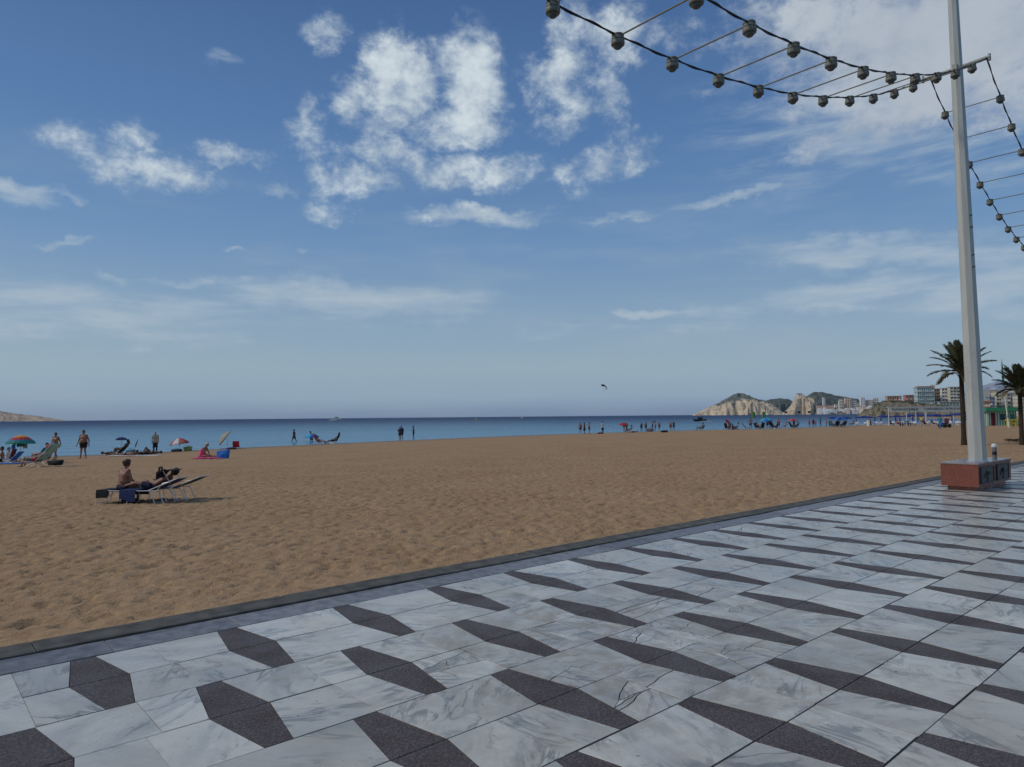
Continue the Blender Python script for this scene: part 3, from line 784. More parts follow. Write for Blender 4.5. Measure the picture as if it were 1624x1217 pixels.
terrain('scrub_ridge', [(1196, 644), (1210, 637), (1222, 633.5), (1236, 632), (1250, 633), (1262, 640), (1275, 650), (1287, 657)],
        4300, 500, 300, LM2, lambda p, T, h: .95+0*T, seed=12, rough=.2, ns=90)
terrain('cape', [(1240, 657), (1246, 652), (1253, 645), (1258, 637), (1262, 629.5), (1266, 626.3), (1272, 626.6), (1278, 629), (1283, 631.5), (1290, 631), (1296, 635.5), (1301, 645), (1306, 656.5)],
        2900, 150, 220, LM1, lambda p, T, h: .12+.5*np.clip((p-1284)/8, 0, 1)+.3*(T > .9), seed=15, rough=.26, cliffy=.72, ns=110)  # extra scrub tone at the right paints the shaded face
terrain('town_ridge', [(1268, 640), (1277, 631), (1284, 625.5), (1289, 622.4), (1297, 621.6), (1310, 623.5), (1325, 627.5), (1340, 630), (1360, 633), (1385, 637), (1400, 640), (1420, 645), (1440, 652), (1450, 656)],
        3900, 600, 400, LM2, lambda p, T, h: .75+.25*(T > .5), seed=21, rough=.2, ns=140)
terrain('town_slope', [(1292, 657), (1300, 649), (1312, 645), (1330, 641), (1350, 641), (1372, 643), (1395, 645), (1415, 648), (1430, 655)],
        2750, 380, 200, land_mat('town_ground_rock', (.34, .29, .22), (.06, .07, .045), .03), lambda p, T, h: .45+0*T, seed=25, rough=.12, ns=110, cliffy=.25)
terrain('rocky_promontory', [(1360, 659.5), (1366, 655), (1370, 651), (1379, 648), (1385, 643.5), (1392, 639), (1400, 636.3), (1412, 635.6), (1430, 637.2), (1448, 637.5), (1462, 640), (1480, 641.5), (1500, 644), (1530, 647), (1560, 650), (1650, 652), (1760, 655)],
        450, 42, 60, LM3, lambda p, T, h: np.where(T > .8, .62, .30)+0*T, seed=31, rough=.36, ns=260, nt=60, cliffy=.45, fs=3.0)
terrain('island', [(-150, 632), (-90, 640), (-40, 648), (0, 652.8), (20, 655.5), (40, 658.3), (60, 660.8), (80, 663.6), (95, 666.0), (106, 668.6)],
        4600, 260, 300, LM5, lambda p, T, h: .22+.5*(T > .86)+0*T, seed=37, rough=.30, ns=150, cliffy=.55)
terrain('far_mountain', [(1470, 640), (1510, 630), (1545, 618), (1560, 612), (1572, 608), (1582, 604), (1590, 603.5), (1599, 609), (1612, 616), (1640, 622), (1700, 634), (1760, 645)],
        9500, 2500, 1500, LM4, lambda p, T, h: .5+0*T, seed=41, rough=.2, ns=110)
def build_town_ground():
    # low land behind the promontory on which the near buildings stand
    pts = [at_depth(1380, 640, 470), at_depth(1760, 640, 470), at_depth(1760, 640, 1500), at_depth(1400, 640, 1500)]
    b = MB(); n = 24; g = [[None]*n for _ in range(n)]
    for i in range(n):
        for j in range(n):
            a = pts[0].lerp(pts[1], i/(n-1)); c_ = pts[3].lerp(pts[2], i/(n-1)); p = a.lerp(c_, j/(n-1)); p.z = .4+2.0*float(fbm(i*.4, j*.4, 2, 3)); g[i][j] = p
    b.sheet(g, 3.0); tag(b.build('town_ground', pmat('earth', (.20, .165, .12), .95, var=.3, scale=.05)), kind='structure')
build_town_ground()

WALLS = {}
def wall(col):
    if col not in WALLS: WALLS[col] = pmat('render_wall', tuple(min(.86, c*1.22) for c in col), .85, var=.08, scale=.4)
    return WALLS[col]
def building(label, px0, px1, ytop, dist, floors, cols, col, depth=14, base=0.0, win=True, yaw=0.0, roofcol=None, slabs=True, cat='building', wmat='glass', group=None, top=None, name='apartment_building'):
    A = at_depth(px0, ytop, dist); B = at_depth(px1, ytop, dist)
    w = (B-A).length; H_ = A.z-base; c = (A+B)/2
    r = empty(name, (c.x, c.y, base), yaw - math.atan2(c.x, c.y)*.6, label, cat, group)
    wm = wall(col)
    MB().box((0, depth/2+.4, H_/2), (w-.5, depth, H_)).build('wall', wm, r)
    fh = H_/floors
    if slabs:
        for k in range(1, floors+1): MB().box((0, depth/2, k*fh-.16+(.17 if k == floors else 0)), (w+(.3 if k == floors else 0), depth+.8, .34)).build('floor_slab', wm, r)
        for k in range(cols+1):
            x = -w/2+.25+k*(w-.5)/cols
            MB().box((x, .18, H_/2-.2), (.34, .44, H_-.5)).build('pier', wm, r)
    if roofcol:
        MB().box((0, depth/2, H_+.5), (w*.9, depth*.8, .8)).build('roof', wall(roofcol), r)
    if win:
        cw = (w-.5)/cols; ww, wh = cw*.62, fh*.52
        wmesh = MB().box((0, 0, 0), (ww, .06, wh)).mesh('window'); fr = MB()
        for dx, dz, sx, sz in ((0, wh/2, ww+.16, .10), (0, -wh/2, ww+.16, .10), (ww/2, 0, .10, wh), (-ww/2, 0, .10, wh), (0, 0, .07, wh)): fr.box((dx, -.03, dz), (sx, .09, sz))
        fmesh = fr.mesh('frame')
        rr = random.Random(int(px0*7))
        for k in range(floors):
            for i in range(cols):
                x = -w/2+.25+(i+.5)*cw; z = k*fh+fh*.5
                if z+base < ZSEA+3: continue
                o = link('window', wmesh, M[wmat], r, (x, .36, z)); link('frame', fmesh, M['white'], o)
                if rr.random() < .45 and slabs: MB().box((x, -.42, k*fh+.55), (cw*.8, .06, .9)).build('balcony_rail', M['white'] if rr.random() < .6 else M['glassg'], r)
    return r
# on the promontory and behind it
building('pale green glass fronted hotel above the rocky promontory', 1456, 1480, 614.5, 540, 6, 8, (.38, .46, .44), 12, 2, wmat='glassg', roofcol=(.30, .12, .09), name='hotel')
building('sand coloured square stair tower behind the green glass hotel', 1477.5, 1483, 610.5, 556, 8, 1, (.42, .37, .27), 6, 2, slabs=False, win=False, cat='tower', name='stair_tower')
building('brown apartment block between the green glass hotel and the white flats', 1481, 1494, 617, 552, 7, 3, (.26, .18, .12), 12, 2)
building('narrow white apartment block right of the brown block', 1494, 1507, 615.5, 545, 7, 3, (.66, .66, .62), 12, 2)
building('wide cream and white apartment block behind the first palm', 1507.5, 1527, 613.8, 535, 8, 4, (.58, .53, .44), 12, 2)
building('low grey terrace building with flat roof below the white flats', 1492, 1520, 637.5, 500, 2, 6, (.40, .42, .40), 8, 2, wmat='glassg')
building('peach coloured low block on the hill left of the hotel', 1408, 1425, 628.5, 720, 4, 5, (.52, .30, .19), 12, 2)
building('small white house beside the peach block', 1424, 1430, 628, 735, 4, 2, (.66, .64, .60), 10, 2, name='house')
building('brick red block with flat roof left of the hotel', 1437, 1449, 627, 700, 4, 4, (.45, .17, .12), 12, 2)
building('plain grey windowless gable wall right of the white pole', 1552, 1569, 617.5, 420, 6, 3, (.40, .40, .37), 12, -1, win=False, slabs=False)
building('brown tiled apartment block right of the grey gable', 1569, 1582, 619.5, 450, 7, 3, (.36, .25, .17), 12, -1)
building('cream apartment block with dark windows above the green kiosk', 1581, 1597, 620.5, 430, 7, 4, (.55, .50, .38), 12, -1)
building('blue glass stairwell block right of the white pole', 1569.5, 1577.5, 630, 400, 5, 2, (.20, .27, .34), 7, -1)
building('grey apartment block behind the second palm', 1598, 1618, 624, 415, 6, 4, (.36, .36, .34), 12, -1)
building('bright white stepped rooftop building behind the second palm', 1601, 1628, 615.5, 470, 7, 5, (.68, .68, .66), 12, -1)
building('orange rendered low house beside the white pole', 1557, 1569.5, 636.5, 380, 3, 3, (.50, .24, .13), 8, -1, name='house')
building('pale block at the right edge of the photograph', 1618, 1650, 626, 400, 6, 6, (.52, .49, .42), 12, -1)
# the far town under the ridge
TOWN = [(1340.5, 1350, 631.2, 'peach tower block at the far town, widest tower under the ridge', (.62, .45, .34), 8), (1365, 1371.5, 630.6, 'slender bright white tower at the far town', (.74, .74, .72), 10),
        (1375, 1384, 634.5, 'pale pink stepped block right of the slender white tower', (.66, .55, .48), 7), (1384.5, 1393, 631.8, 'cream tower beside the promontory, right of the stepped block', (.66, .60, .50), 9),
        (1331, 1336, 636, 'short cream block left of the peach tower', (.60, .55, .45), 5), (1352, 1358, 637, 'white slab right of the peach tower', (.70, .66, .62), 6)]
for a, b_, y, lb, col, fl in TOWN: building(lb, a, b_, y, 2500, fl, 3, col, 20, 0, slabs=False, win=True, name='tower_block')
building('long low terracotta roofed building below the cape', 1297, 1321, 643.6, 2550, 2, 6, (.50, .32, .24), 20, 0, slabs=False, win=False, name='terracotta_building')
rt = random.Random(44)
for i in range(46):
    px = 1297+i*2.35+rt.uniform(-1, 1); top = rt.uniform(645.5, 652.5) if px < 1365 else rt.uniform(643, 650); w = rt.uniform(2.5, 6.5)
    c_ = rt.choice([(.80, .79, .76), (.76, .72, .64), (.80, .78, .75), (.66, .56, .45), (.66, .45, .34)])
    cname = {(.80, .79, .76): 'white', (.76, .72, .64): 'cream', (.80, .78, .75): 'bright white', (.66, .56, .45): 'tan', (.66, .45, .34): 'terracotta'}[c_]
    spot = [b for a, b in ((1305, 'at the right foot of the cape'), (1314, 'below the left end of the long terracotta roof'), (1323, 'below the right end of the long terracotta roof'), (1333, 'left of the short cream block'), (1341, 'under the left side of the peach tower block'), (1350, 'under the right side of the peach tower block'),
        (1360, 'below the white slab by the peach tower'), (1368, 'left of the slender white tower'), (1376, 'just right of the slender white tower'), (1386, 'below the stepped pink block'), (1394, 'below the cream tower by the promontory'), (1500, 'above the left tip of the rocky promontory')) if px < a][0]
    building('small '+cname+' far house '+spot, px, px+w, top, rt.uniform(2350, 2480), 2, 2, c_, 14, 0, win=False, slabs=False, name='far_house', cat='house', group='small houses of the far town')
for i in range(14):
    px = 1300+rt.uniform(0, 95); yb = np.interp(px, [1296, 1325, 1360, 1395], [629, 632, 636.5, 640])+rt.uniform(0, 4); w = rt.uniform(2.5, 5)
    c_, cname = rt.choice([((.62, .50, .40), 'tan'), ((.50, .30, .22), 'reddish'), ((.66, .62, .56), 'pale')])
    spot = 'above the long terracotta roof' if px < 1322 else 'above and left of the peach tower' if px < 1340 else 'behind the peach tower' if px < 1356 else 'behind the slender white tower' if px < 1376 else 'at the low right end'
    building('tiny '+cname+' house on the dark ridge slope '+spot, px, px+w, yb, 3250, 3, 2, c_, 14, 0, win=False, slabs=False, name='hillside_house', cat='house', group='houses on the slope of the ridge')
for i in range(17):
    px = 1299+i*6.3+rt.uniform(-1.5, 1.5); top = rt.uniform(639.5, 645) if px > 1318 else rt.uniform(643, 647); w = rt.uniform(3, 5.5)
    c_, cname = rt.choice([((.76, .74, .70), 'pale'), ((.72, .62, .50), 'sandy'), ((.64, .46, .36), 'pinkish')])
    spot = [b for a, b in ((1310, 'beside the right foot of the cape'), (1322, 'behind the long terracotta roof'), (1334, 'left of the short cream block'), (1345, 'in front of the peach tower block'), (1356, 'right of the peach tower block'), (1367, 'left of the slender white tower'), (1378, 'right of the slender white tower'), (1390, 'in front of the cream tower'), (1500, 'over the left tip of the promontory')) if px < a][0]
    building('mid height '+cname+' block '+spot, px, px+w, top, 2560, rt.randint(4, 6), 3, c_, 16, 0, slabs=False, win=True, name='far_block', group='mid height blocks of the far town')
def lookout():
    p = at_depth(1267.7, 626.8, 2895); r = empty('lookout_building', p, 0, 'dark flat building on top of the pale cape', 'building')
    MB().box((0, 0, 2.5), (15, 12, 5)).build('wall', wall((.16, .12, .10)), r); MB().box((0, 0, 5.6), (20, 15, 1.2)).build('roof', wall((.07, .06, .055)), r)
lookout()

# ------------------------------------------------------------------ palms
def make_palm(px, py, h_trunk, r_base, label, seed, nf=44, flen=1.72, group=None):
    p = on_beach(px, py); rr = random.Random(seed); root = empty('palm_tree', p, rr.uniform(0, 6), label, 'palm tree', 'palm trees on the beach')
    tm, t, b = newmat('palm_trunk')
    tc = t.node('ShaderNodeTexCoord').outputs['Object']
    n = t.noise(t.mapping(tc, scale=(3, 3, 14)), 3, 4, .6)
    t.l.new(t.mix(t.smooth(n, .35, .65), (.022, .015, .010), (.075, .052, .034)), b.inputs['Base Color']); b.inputs['Roughness'].default_value = .95
    prof = []; k = int(h_trunk/.09)
    for i in range(k+1):
        z = h_trunk*i/k; r = r_base*(1.25-.3*min(1, z/.5)) if z < .5 else r_base*.95*(1-.06*z/h_trunk)
        if z > h_trunk-.55: r *= 1+.35*((z-(h_trunk-.55))/.55)
        prof += [(r*1.06, z), (r*.94, z+.05)]
    MB().lathe([(r*rr.uniform(.97, 1.03)*.88, z) for r, z in prof], n=14).build('trunk', tm, root)
    stub = MB()
    for i in range(34):
        a = rr.uniform(0, 2*PI); z = h_trunk-rr.uniform(0, .6); d = Vector((math.cos(a), math.sin(a), 0))
        stub.cone(d*r_base*.9+Vector((0, 0, z)), d*(r_base*1.5)+Vector((0, 0, z+.16)), .035, .012, 4)
    tag(stub.build('frond_stub', pmat('stub_brown', (.17, .115, .06), .9, var=.3), root), kind='stuff')
    lm = pmat('palm_leaf', (.062, .066, .026), .5, var=.35, scale=3, rnd=.5)
    dm = pmat('palm_leaf_dry', (.14, .11, .04), .8, var=.35, scale=3, rnd=.4)
    def frond(droop, L):
        mb = MB(); pts = []; ns = 16; pos = Vector((0, 0, 0)); a = 0.0
        for i in range(ns+1):
            t_ = i/ns; pts.append(pos.copy()); a = droop*(t_**1.4)
            pos = pos + Vector((math.cos(-a), 0, math.sin(-a)))*L/ns
        mb.tube(pts, [.018*(1-.8*i/ns) for i in range(ns+1)], 4)
        nl = 46
        for i in range(nl):
            t_ = .10+.90*i/(nl-1); k_ = min(ns-1, int(t_*ns)); fr_ = t_*ns-k_
            q = pts[k_].lerp(pts[k_+1], fr_); tg = (pts[k_+1]-pts[k_]).normalized(); up = Vector((-tg.z, 0, tg.x))
            ll = (.34 if t_ < .75 else .34*(1-(t_-.75)*2.4))*min(1, .45+t_*2.2)
            for s_ in (1, -1):
                dr = (tg*.75+Vector((0, s_, 0))*.75+up*rr.uniform(.02, .38)).normalized()
                w = tg*.024
                tip = q+dr*ll+Vector((0, 0, -.05*ll*3))
                mid = q+dr*ll*.55
                mb.add([q-w, q+w, mid+w*1.15, tip, mid-w*1.15, mid+up*.006], [(0, 1, 2, 5), (2, 3, 5), (3, 4, 5), (0, 5, 4)])
        return mb.mesh('frond')
    meshes = [frond(dr, flen*l) for dr, l in ((.25, .95), (.45, 1.02), (.65, 1.0), (.85, .92), (1.1, .80))]
    for i in range(nf):
        t_ = i/nf; el = math.radians(84-92*t_+rr.uniform(-7, 7)); az = i*2.39996+rr.uniform(-.15, .15)
        me = meshes[min(4, int(t_*4.2+rr.random()*.9))]
        dry = t_ > .90
        o = link('frond', me, [dm if dry else lm], root, (0, 0, h_trunk+.02), obj_mat=True)
        o.rotation_euler = Euler((rr.uniform(-.25, .25), -el, az), 'XYZ'); o.location = Vector((math.cos(az)*.10, math.sin(az)*.10, h_trunk-.08-.22*t_))
    return root
make_palm(1529, 706, 4.35, .150, 'tall palm with a full crown standing on the sand just left of the white pole', 3, nf=33)
make_palm(1621, 706, 3.25, .135, 'shorter palm at the right edge of the view with shadow heap at its foot', 8, nf=29, flen=1.30)
def shadow_heap():  # added dark sticks in place of the palm's shadow blob
    rr = random.Random(2); p = on_beach(1611, 701); b = MB()
    for i in range(26):
        a = rr.uniform(0, 6.28); c_ = Vector((rr.uniform(-.5, .35), rr.uniform(-.2, .2), rr.uniform(.02, .14))); b.tube([c_, c_+Vector((math.cos(a)*.25, math.sin(a)*.2, .05)), c_+Vector((math.cos(a)*.45, math.sin(a)*.35, -.02))], .018, 4)
    tag(b.build('shadow_fronds', pmat('shadow_brown', (.07, .045, .025), .9), None, p), 'brown stick heap standing in for shadow at the foot of the shorter palm', 'shadow stand-in', kind='stuff')
shadow_heap()

# ------------------------------------------------------------------ people
def remesh(mb, voxel, it=3, fac=.5):
    me = mb.mesh('tmp'); o = bpy.data.objects.new('tmp', me); C.objects.link(o)
    r = o.modifiers.new('r', 'REMESH'); r.mode = 'VOXEL'; r.voxel_size = voxel; r.use_smooth_shade = True
    if it: m_ = o.modifiers.new('s', 'SMOOTH'); m_.iterations = it; m_.factor = fac
    dg = bpy.context.evaluated_depsgraph_get(); out = bpy.data.meshes.new_from_object(o.evaluated_get(dg))
    bpy.data.objects.remove(o); bpy.data.meshes.remove(me); out.materials.clear(); return out
V = Vector
def cap(mb, a, b, ra, rb, n=9):
    mb.cone(a, b, ra, rb, n, True); mb.ball(a, ra*1.01, n, 6); mb.ball(b, rb*1.01, n, 6)
def J_stand(stride=0.0, arm=0.0, bend=0.15, lean=0.0, wide=.10, fat=1.0, elbow=0.0):
    j = dict(pel=V((0,0,.93)), chest=V((.01+lean*.6,0,1.27)), neck=V((.01+lean,0,1.46)), head=V((.04+lean*1.25,0,1.605)))
    for s_, k in ((1, 'L'), (-1, 'R')):
        st = stride*s_
        j['hip'+k] = V((0, .085*s_, .90)); j['kn'+k] = V((.03+st*.22, (.085+wide*.15)*s_, .485)); j['an'+k] = V((st*.42-(.06 if st < 0 else 0), wide*s_, .085+(.05 if st < 0 else 0)))
        j['to'+k] = j['an'+k]+V((.15, .03*s_, -.045-(.03 if st < 0 else 0)))
        j['sh'+k] = V((lean*.9, .175*s_, 1.40)); j['el'+k] = V((lean-.04-st*.16, (.23+arm*.6)*s_, 1.12)); j['ha'+k] = V((lean+.05-st*.28+elbow*.2, (.24+arm-elbow*.1)*s_, .87+elbow*.25))
    return j
def J_chair(back=.35, straight=False):
    j = dict(pel=V((0,0,.36)), chest=V((-back*.75,0,.66)), neck=V((-back*1.15,0,.84)), head=V((-back*1.15+.04,0,.99)))
    for s_, k in ((1, 'L'), (-1, 'R')):
        j['hip'+k] = V((.02, .09*s_, .35)); j['kn'+k] = V((.44, .11*s_, .50 if not straight else .36)); j['an'+k] = V((.60 if not straight else .88, .12*s_, .09)); j['to'+k] = j['an'+k]+V((.14, .02*s_, -.03 if not straight else .12))
        j['sh'+k] = V((-back*1.0, .175*s_, .79)); j['el'+k] = V((-back*.5, .25*s_, .55)); j['ha'+k] = V((.16, .20*s_, .50))
    return j
def J_ground(leanf=.10):
    j = dict(pel=V((0,0,.115)), chest=V((leanf*.8,0,.46)), neck=V((leanf*1.5,0,.65)), head=V((leanf*2.2,0,.79)))
    for s_, k in ((1, 'L'), (-1, 'R')):
        j['hip'+k] = V((.03, .09*s_, .11)); j['kn'+k] = V((.46, .10*s_, .14)); j['an'+k] = V((.88, .10*s_, .065)); j['to'+k] = V((.93, .13*s_, .19))
        j['sh'+k] = V((leanf*1.4, .17*s_, .58)); j['el'+k] = V((leanf+.16, .22*s_, .36)); j['ha'+k] = V((.42, .15*s_, .24))
    return j
def J_bench():
    j = dict(pel=V((0,0,.50)), chest=V((.05,0,.86)), neck=V((.08,0,1.05)), head=V((.13,0,1.195)))
    for s_, k in ((1, 'L'), (-1, 'R')):
        j['hip'+k] = V((.02, .09*s_, .50)); j['kn'+k] = V((.43, .12*s_, .47)); j['an'+k] = V((.40, .13*s_, .09)); j['to'+k] = j['an'+k]+V((.15, .02*s_, -.04))
        j['sh'+k] = V((.06, .18*s_, .99)); j['el'+k] = V((.12, .25*s_, .72)); j['ha'+k] = V((.34, .17*s_, .60))
    return j
def J_lie(z=.12, raise_=.0, knee=0.0):
    j = dict(pel=V((0,0,z)), chest=V((-.33,0,z+.10*raise_+.02)), neck=V((-.54,0,z+.22*raise_+.03)), head=V((-.68,0,z+.34*raise_+.06)))
    for s_, k in ((1, 'L'), (-1, 'R')):
        kk = knee if s_ > 0 else knee*.4
        j['hip'+k] = V((.03, .085*s_, z)); j['kn'+k] = V((.45-.12*kk, .10*s_, z+.03+.36*kk)); j['an'+k] = V((.86-.26*kk, .11*s_, z-.02)); j['to'+k] = V((.91-.2*kk, .14*s_, z+.14-.1*kk))
        j['sh'+k] = V((-.47, .17*s_, z+.18*raise_+.02)); j['el'+k] = V((-.25, .26*s_, z+.06)); j['ha'+k] = V((-.02, .20*s_, z+.13))
    return j
def J_lie_front(z=.12):
    j = J_lie(z); j['head'] = V((-.70, 0, z+.20)); j['neck'] = V((-.55, 0, z+.12)); j['chest'] = V((-.34, 0, z+.05))
    for s_, k in ((1, 'L'), (-1, 'R')): j['el'+k] = V((-.62, .20*s_, z-.06)); j['ha'+k] = V((-.80, .08*s_, z-.02)); j['to'+k] = V((.99, .1*s_, z-.05))
    return j
def body(j, bulk=1.0, female=False, fingers=False, voxel=.022, facing=None):
    mb = MB(); p, c_, nk, h = j['pel'], j['chest'], j['neck'], j['head']
    up = (c_-p).normalized(); side = V((0, 1, 0)); f = side.cross(up).normalized()
    if f.x < 0 and abs(f.x) > .3: f = -f
    fw = facing or f
    w = p.lerp(c_, .45)
    hw = .088 if not female else .10
    cap(mb, p-side*hw*.9, p+side*hw*.9, .105*bulk, .105*bulk); cap(mb, w-side*.055*bulk, w+side*.055*bulk, .100*bulk, .100*bulk)
    cap(mb, p-side*.04, c_-side*.05, .10*bulk, .105*bulk); cap(mb, p+side*.04, c_+side*.05, .10*bulk, .105*bulk)
    if bulk > 1.1: mb.ball(w+fw*.07, (.15, .15, .15), 12, 8)
    cap(mb, c_-side*.08, c_+side*.08, .112*(.5+.5*bulk), .112*(.5+.5*bulk))
    if female: mb.ball(c_+fw*.085+side*.065, .062, 10, 8); mb.ball(c_+fw*.085-side*.065, .062, 10, 8)
    sm = (j['shL']+j['shR'])/2
    cap(mb, c_.lerp(sm, .4)-side*.08, j['shR'].lerp(sm, .15), .09, .062); cap(mb, c_.lerp(sm, .4)+side*.08, j['shL'].lerp(sm, .15), .09, .062)
    cap(mb, sm, nk.lerp(h, .4), .062, .052); cap(mb, j['shR'], j['shL'], .055, .055)
    # head with jaw, nose, ears
    hu = (h-nk).normalized(); hf = V((1, 0, 0)) - hu*hu.x
    if facing is not None: hf = facing - hu*facing.dot(hu)
    hf.normalize(); hs = hu.cross(hf)
    R = Matrix((hf, hs, hu)).transposed()
    mb.ball(h+hu*.02, (.095, .078, .108), 14, 10, R); mb.ball(h-hu*.055+hf*.028, (.062, .055, .062), 12, 8, R)
    if voxel < .025:
        cap(mb, h+hf*.088+hu*.015, h+hf*.108-hu*.018, .010, .014, 6)
        for s_ in (1, -1): mb.ball(h+hs*.080*s_-hu*.005, (.018, .012, .030), 8, 6, R)
        mb.ball(h+hf*.083-hu*.055, (.012, .026, .010), 8, 6, R)
    for k, s_ in (('L', 1), ('R', -1)):
        sh, el, ha = j['sh'+k], j['el'+k], j['ha'+k]
        mb.ball(sh, .066*(.6+.4*bulk), 10, 8)
        cap(mb, sh, el, .050*(.6+.4*bulk), .040); cap(mb, el, ha, .041, .026)
        d = (ha-el).normalized(); pal = ha+d*.05
        mb.ball(pal, (.045, .035, .045), 8, 6)
        if fingers:
            sd = d.cross(fw).normalized()
            for q in range(4):
                o = pal+sd*(.024-.016*q)+d*.03; L = (.062, .072, .068, .052)[q]
                cap(mb, o, o+d*L*.55+fw*.008, .0095, .009, 6); cap(mb, o+d*L*.55+fw*.008, o+d*L*.95+fw*.028, .009, .0075, 6)
            cap(mb, pal+sd*.03-d*.02, pal+sd*.052+d*.035+fw*.015, .0115, .009, 6)
        else: cap(mb, pal, pal+d*.07, .026, .018, 6)
        hp, kn, an, to = j['hip'+k], j['kn'+k], j['an'+k], j['to'+k]
        cap(mb, hp, kn, .088*(.5+.5*bulk), .056); cap(mb, kn, an, .054, .036); mb.ball(kn.lerp(an, .28)-fw*.014, (.052, .05, .09) if abs((an-kn).z) > .25 else (.075, .052, .052), 8, 6)
        cap(mb, an+(an-to)*.22+V((0, 0, -.02)), to, .036, .028)
    return remesh(mb, voxel, 4)
def garment(j, kind, bulk=1.0, voxel=.024):
    mb = MB(); p, c_, nk = j['pel'], j['chest'], j['neck']; side = V((0, 1, 0)); e = .013
    w = p.lerp(c_, .45)
    def brief(t):
        cap(mb, p-side*.082, p+side*.082, .105*bulk+e, .105*bulk+e)
        for k in 'LR':
            hp, kn = j['hip'+k], j['kn'+k]; r = .088*(.5+.5*bulk)
            if t > .12: mb.cone(hp, hp.lerp(kn, t), r+e+.004, r-(r-.056)*t+e+.014, 12); mb.ball(hp, r+e, 10, 8)
    if kind == 'shorts': brief(.55)
    elif kind == 'briefs': brief(.10)
    elif kind == 'trousers':
        brief(1.0)
        for k in 'LR': mb.ball(j['kn'+k], .07, 8, 6); mb.cone(j['kn'+k], j['an'+k].lerp(j['kn'+k], .08), .070, .056, 10)
    elif kind in ('swimsuit', 'shirt', 'dress'):
        for t in (-.04, .04): cap(mb, p+side*t, c_+side*t*1.25, .10*bulk+e, .105*bulk+e)
        cap(mb, w-side*.055*bulk, w+side*.055*bulk, .10*bulk+e, .10*bulk+e)
        cap(mb, c_-side*.08, c_+side*.08, .112*(.5+.5*bulk)+e, .112*(.5+.5*bulk)+e)
        brief(.10 if kind == 'swimsuit' else .2)
        if bulk > 1.1:
            up = (c_-p).normalized(); mb.ball(w+side.cross(up)*.07, .15+e, 12, 8)
        if kind == 'shirt':
            sm = (j['shL']+j['shR'])/2; cap(mb, j['shR'], j['shL'], .068, .068)
            for k, s_ in (('L', 1), ('R', -1)): cap(mb, c_.lerp(sm, .4)+side*.08*s_, j['sh'+k].lerp(sm, .15), .09+e, .075); cap(mb, j['sh'+k], j['sh'+k].lerp(j['el'+k], .6), .066, .060)
        if kind == 'dress': mb.cone(p, p-V((0, 0, .42)), .13, .24, 14)
    elif kind == 'bikini_top':
        cap(mb, c_-side*.06-V((0, 0, .02)), c_+side*.06-V((0, 0, .02)), .112+e*.7, .112+e*.7)
        m2 = remesh(mb, voxel, 2); return m2
    return remesh(mb, voxel, 3)
def hair(j, kind, voxel=.02, facing=None):
    mb = MB(); nk, h = j['neck'], j['head']; hu = (h-nk).normalized(); hf = (facing or V((1, 0, 0))); hf = (hf-hu*hf.dot(hu)).normalized(); hs = hu.cross(hf)
    R = Matrix((hf, hs, hu)).transposed()
    mb.ball(h+hu*.042-hf*.018, (.102, .090, .098), 12, 8, R); mb.ball(h-hf*.045, (.072, .086, .098), 12, 8, R)
    if kind == 'long': cap(mb, h-hf*.06, h-hf*.075-hu*.20, .070, .040)
    if kind == 'curly':
        r = random.Random(4)
        for i in range(26):
            a = r.uniform(0, 6.28); z = r.uniform(-.3, 1); q = math.sqrt(max(0, 1-z*z)); d = V((q*math.cos(a), q*math.sin(a), z))
            if d.x > .6 and d.z < .5: d.x *= -1
            mb.ball(h+hu*.03-hf*.02+R@V((d.x*.105, d.y*.10, d.z*.105)), .034, 6, 5)
    if kind == 'bun': mb.ball(h-hf*.09+hu*.07, .05, 8, 6)
    if kind == 'cap': mb.cone(h+hu*.075, h+hu*.075+hf*.15, .088, .07, 12)
    return remesh(mb, voxel, 2)
_cache = {}
POSES = dict(stand=J_stand(), stand_wide=J_stand(arm=.10, wide=.16), walk=J_stand(stride=.8, elbow=.3), walk_small=J_stand(stride=.45), lean=J_stand(lean=.12, stride=.3),
    hands=J_stand(elbow=1.3, arm=-.08), chair=J_chair(), chair_back=J_chair(.62), chair_up=J_chair(.18), chair_long=J_chair(.45, True), ground=J_ground(), ground_up=J_ground(.02), ground_fwd=J_ground(.17),
    bench=J_bench(), lie=J_lie(), lie_knee=J_lie(knee=1.0), lie_front=J_lie_front(), lie_bed=J_lie(.47, 1.0, .15), lie_bed_knee=J_lie(.47, 1.0, 1.0), sunbed_lie=J_lie(.45, .9, .6))
def person(label, where, pose, yaw, skin='skin1', hr=('short', 'hairb'), wear=(('shorts', 'black'),), scale=1.0, near=False, bulk=1.0, female=False, group=None, z=0.0):
    vx = .016 if near else .034
    def get(key, fn):
        if key not in _cache: _cache[key] = fn()
        return _cache[key]
    j = POSES[pose]
    p = Vector(where); p.z += z
    r = empty('person', p, math.radians(yaw), label, 'person', group); r.scale = (scale,)*3
    bm_ = get(('b', pose, bulk, female, near), lambda: body(j, bulk, female, near, vx))
    link('body', bm_, [M[skin]], r, obj_mat=True)
    if hr: link('hair' if hr[0] not in ('cap', 'hat') else 'hat', get(('h', pose, hr[0], near), lambda: hair(j, hr[0], vx*.9)), [M[hr[1]]], r, obj_mat=True)
    for g, mt in wear:
        link(g, get(('g', pose, g, bulk, near), lambda: garment(j, g, bulk, vx)), [M[mt]], r, obj_mat=True)
    return r

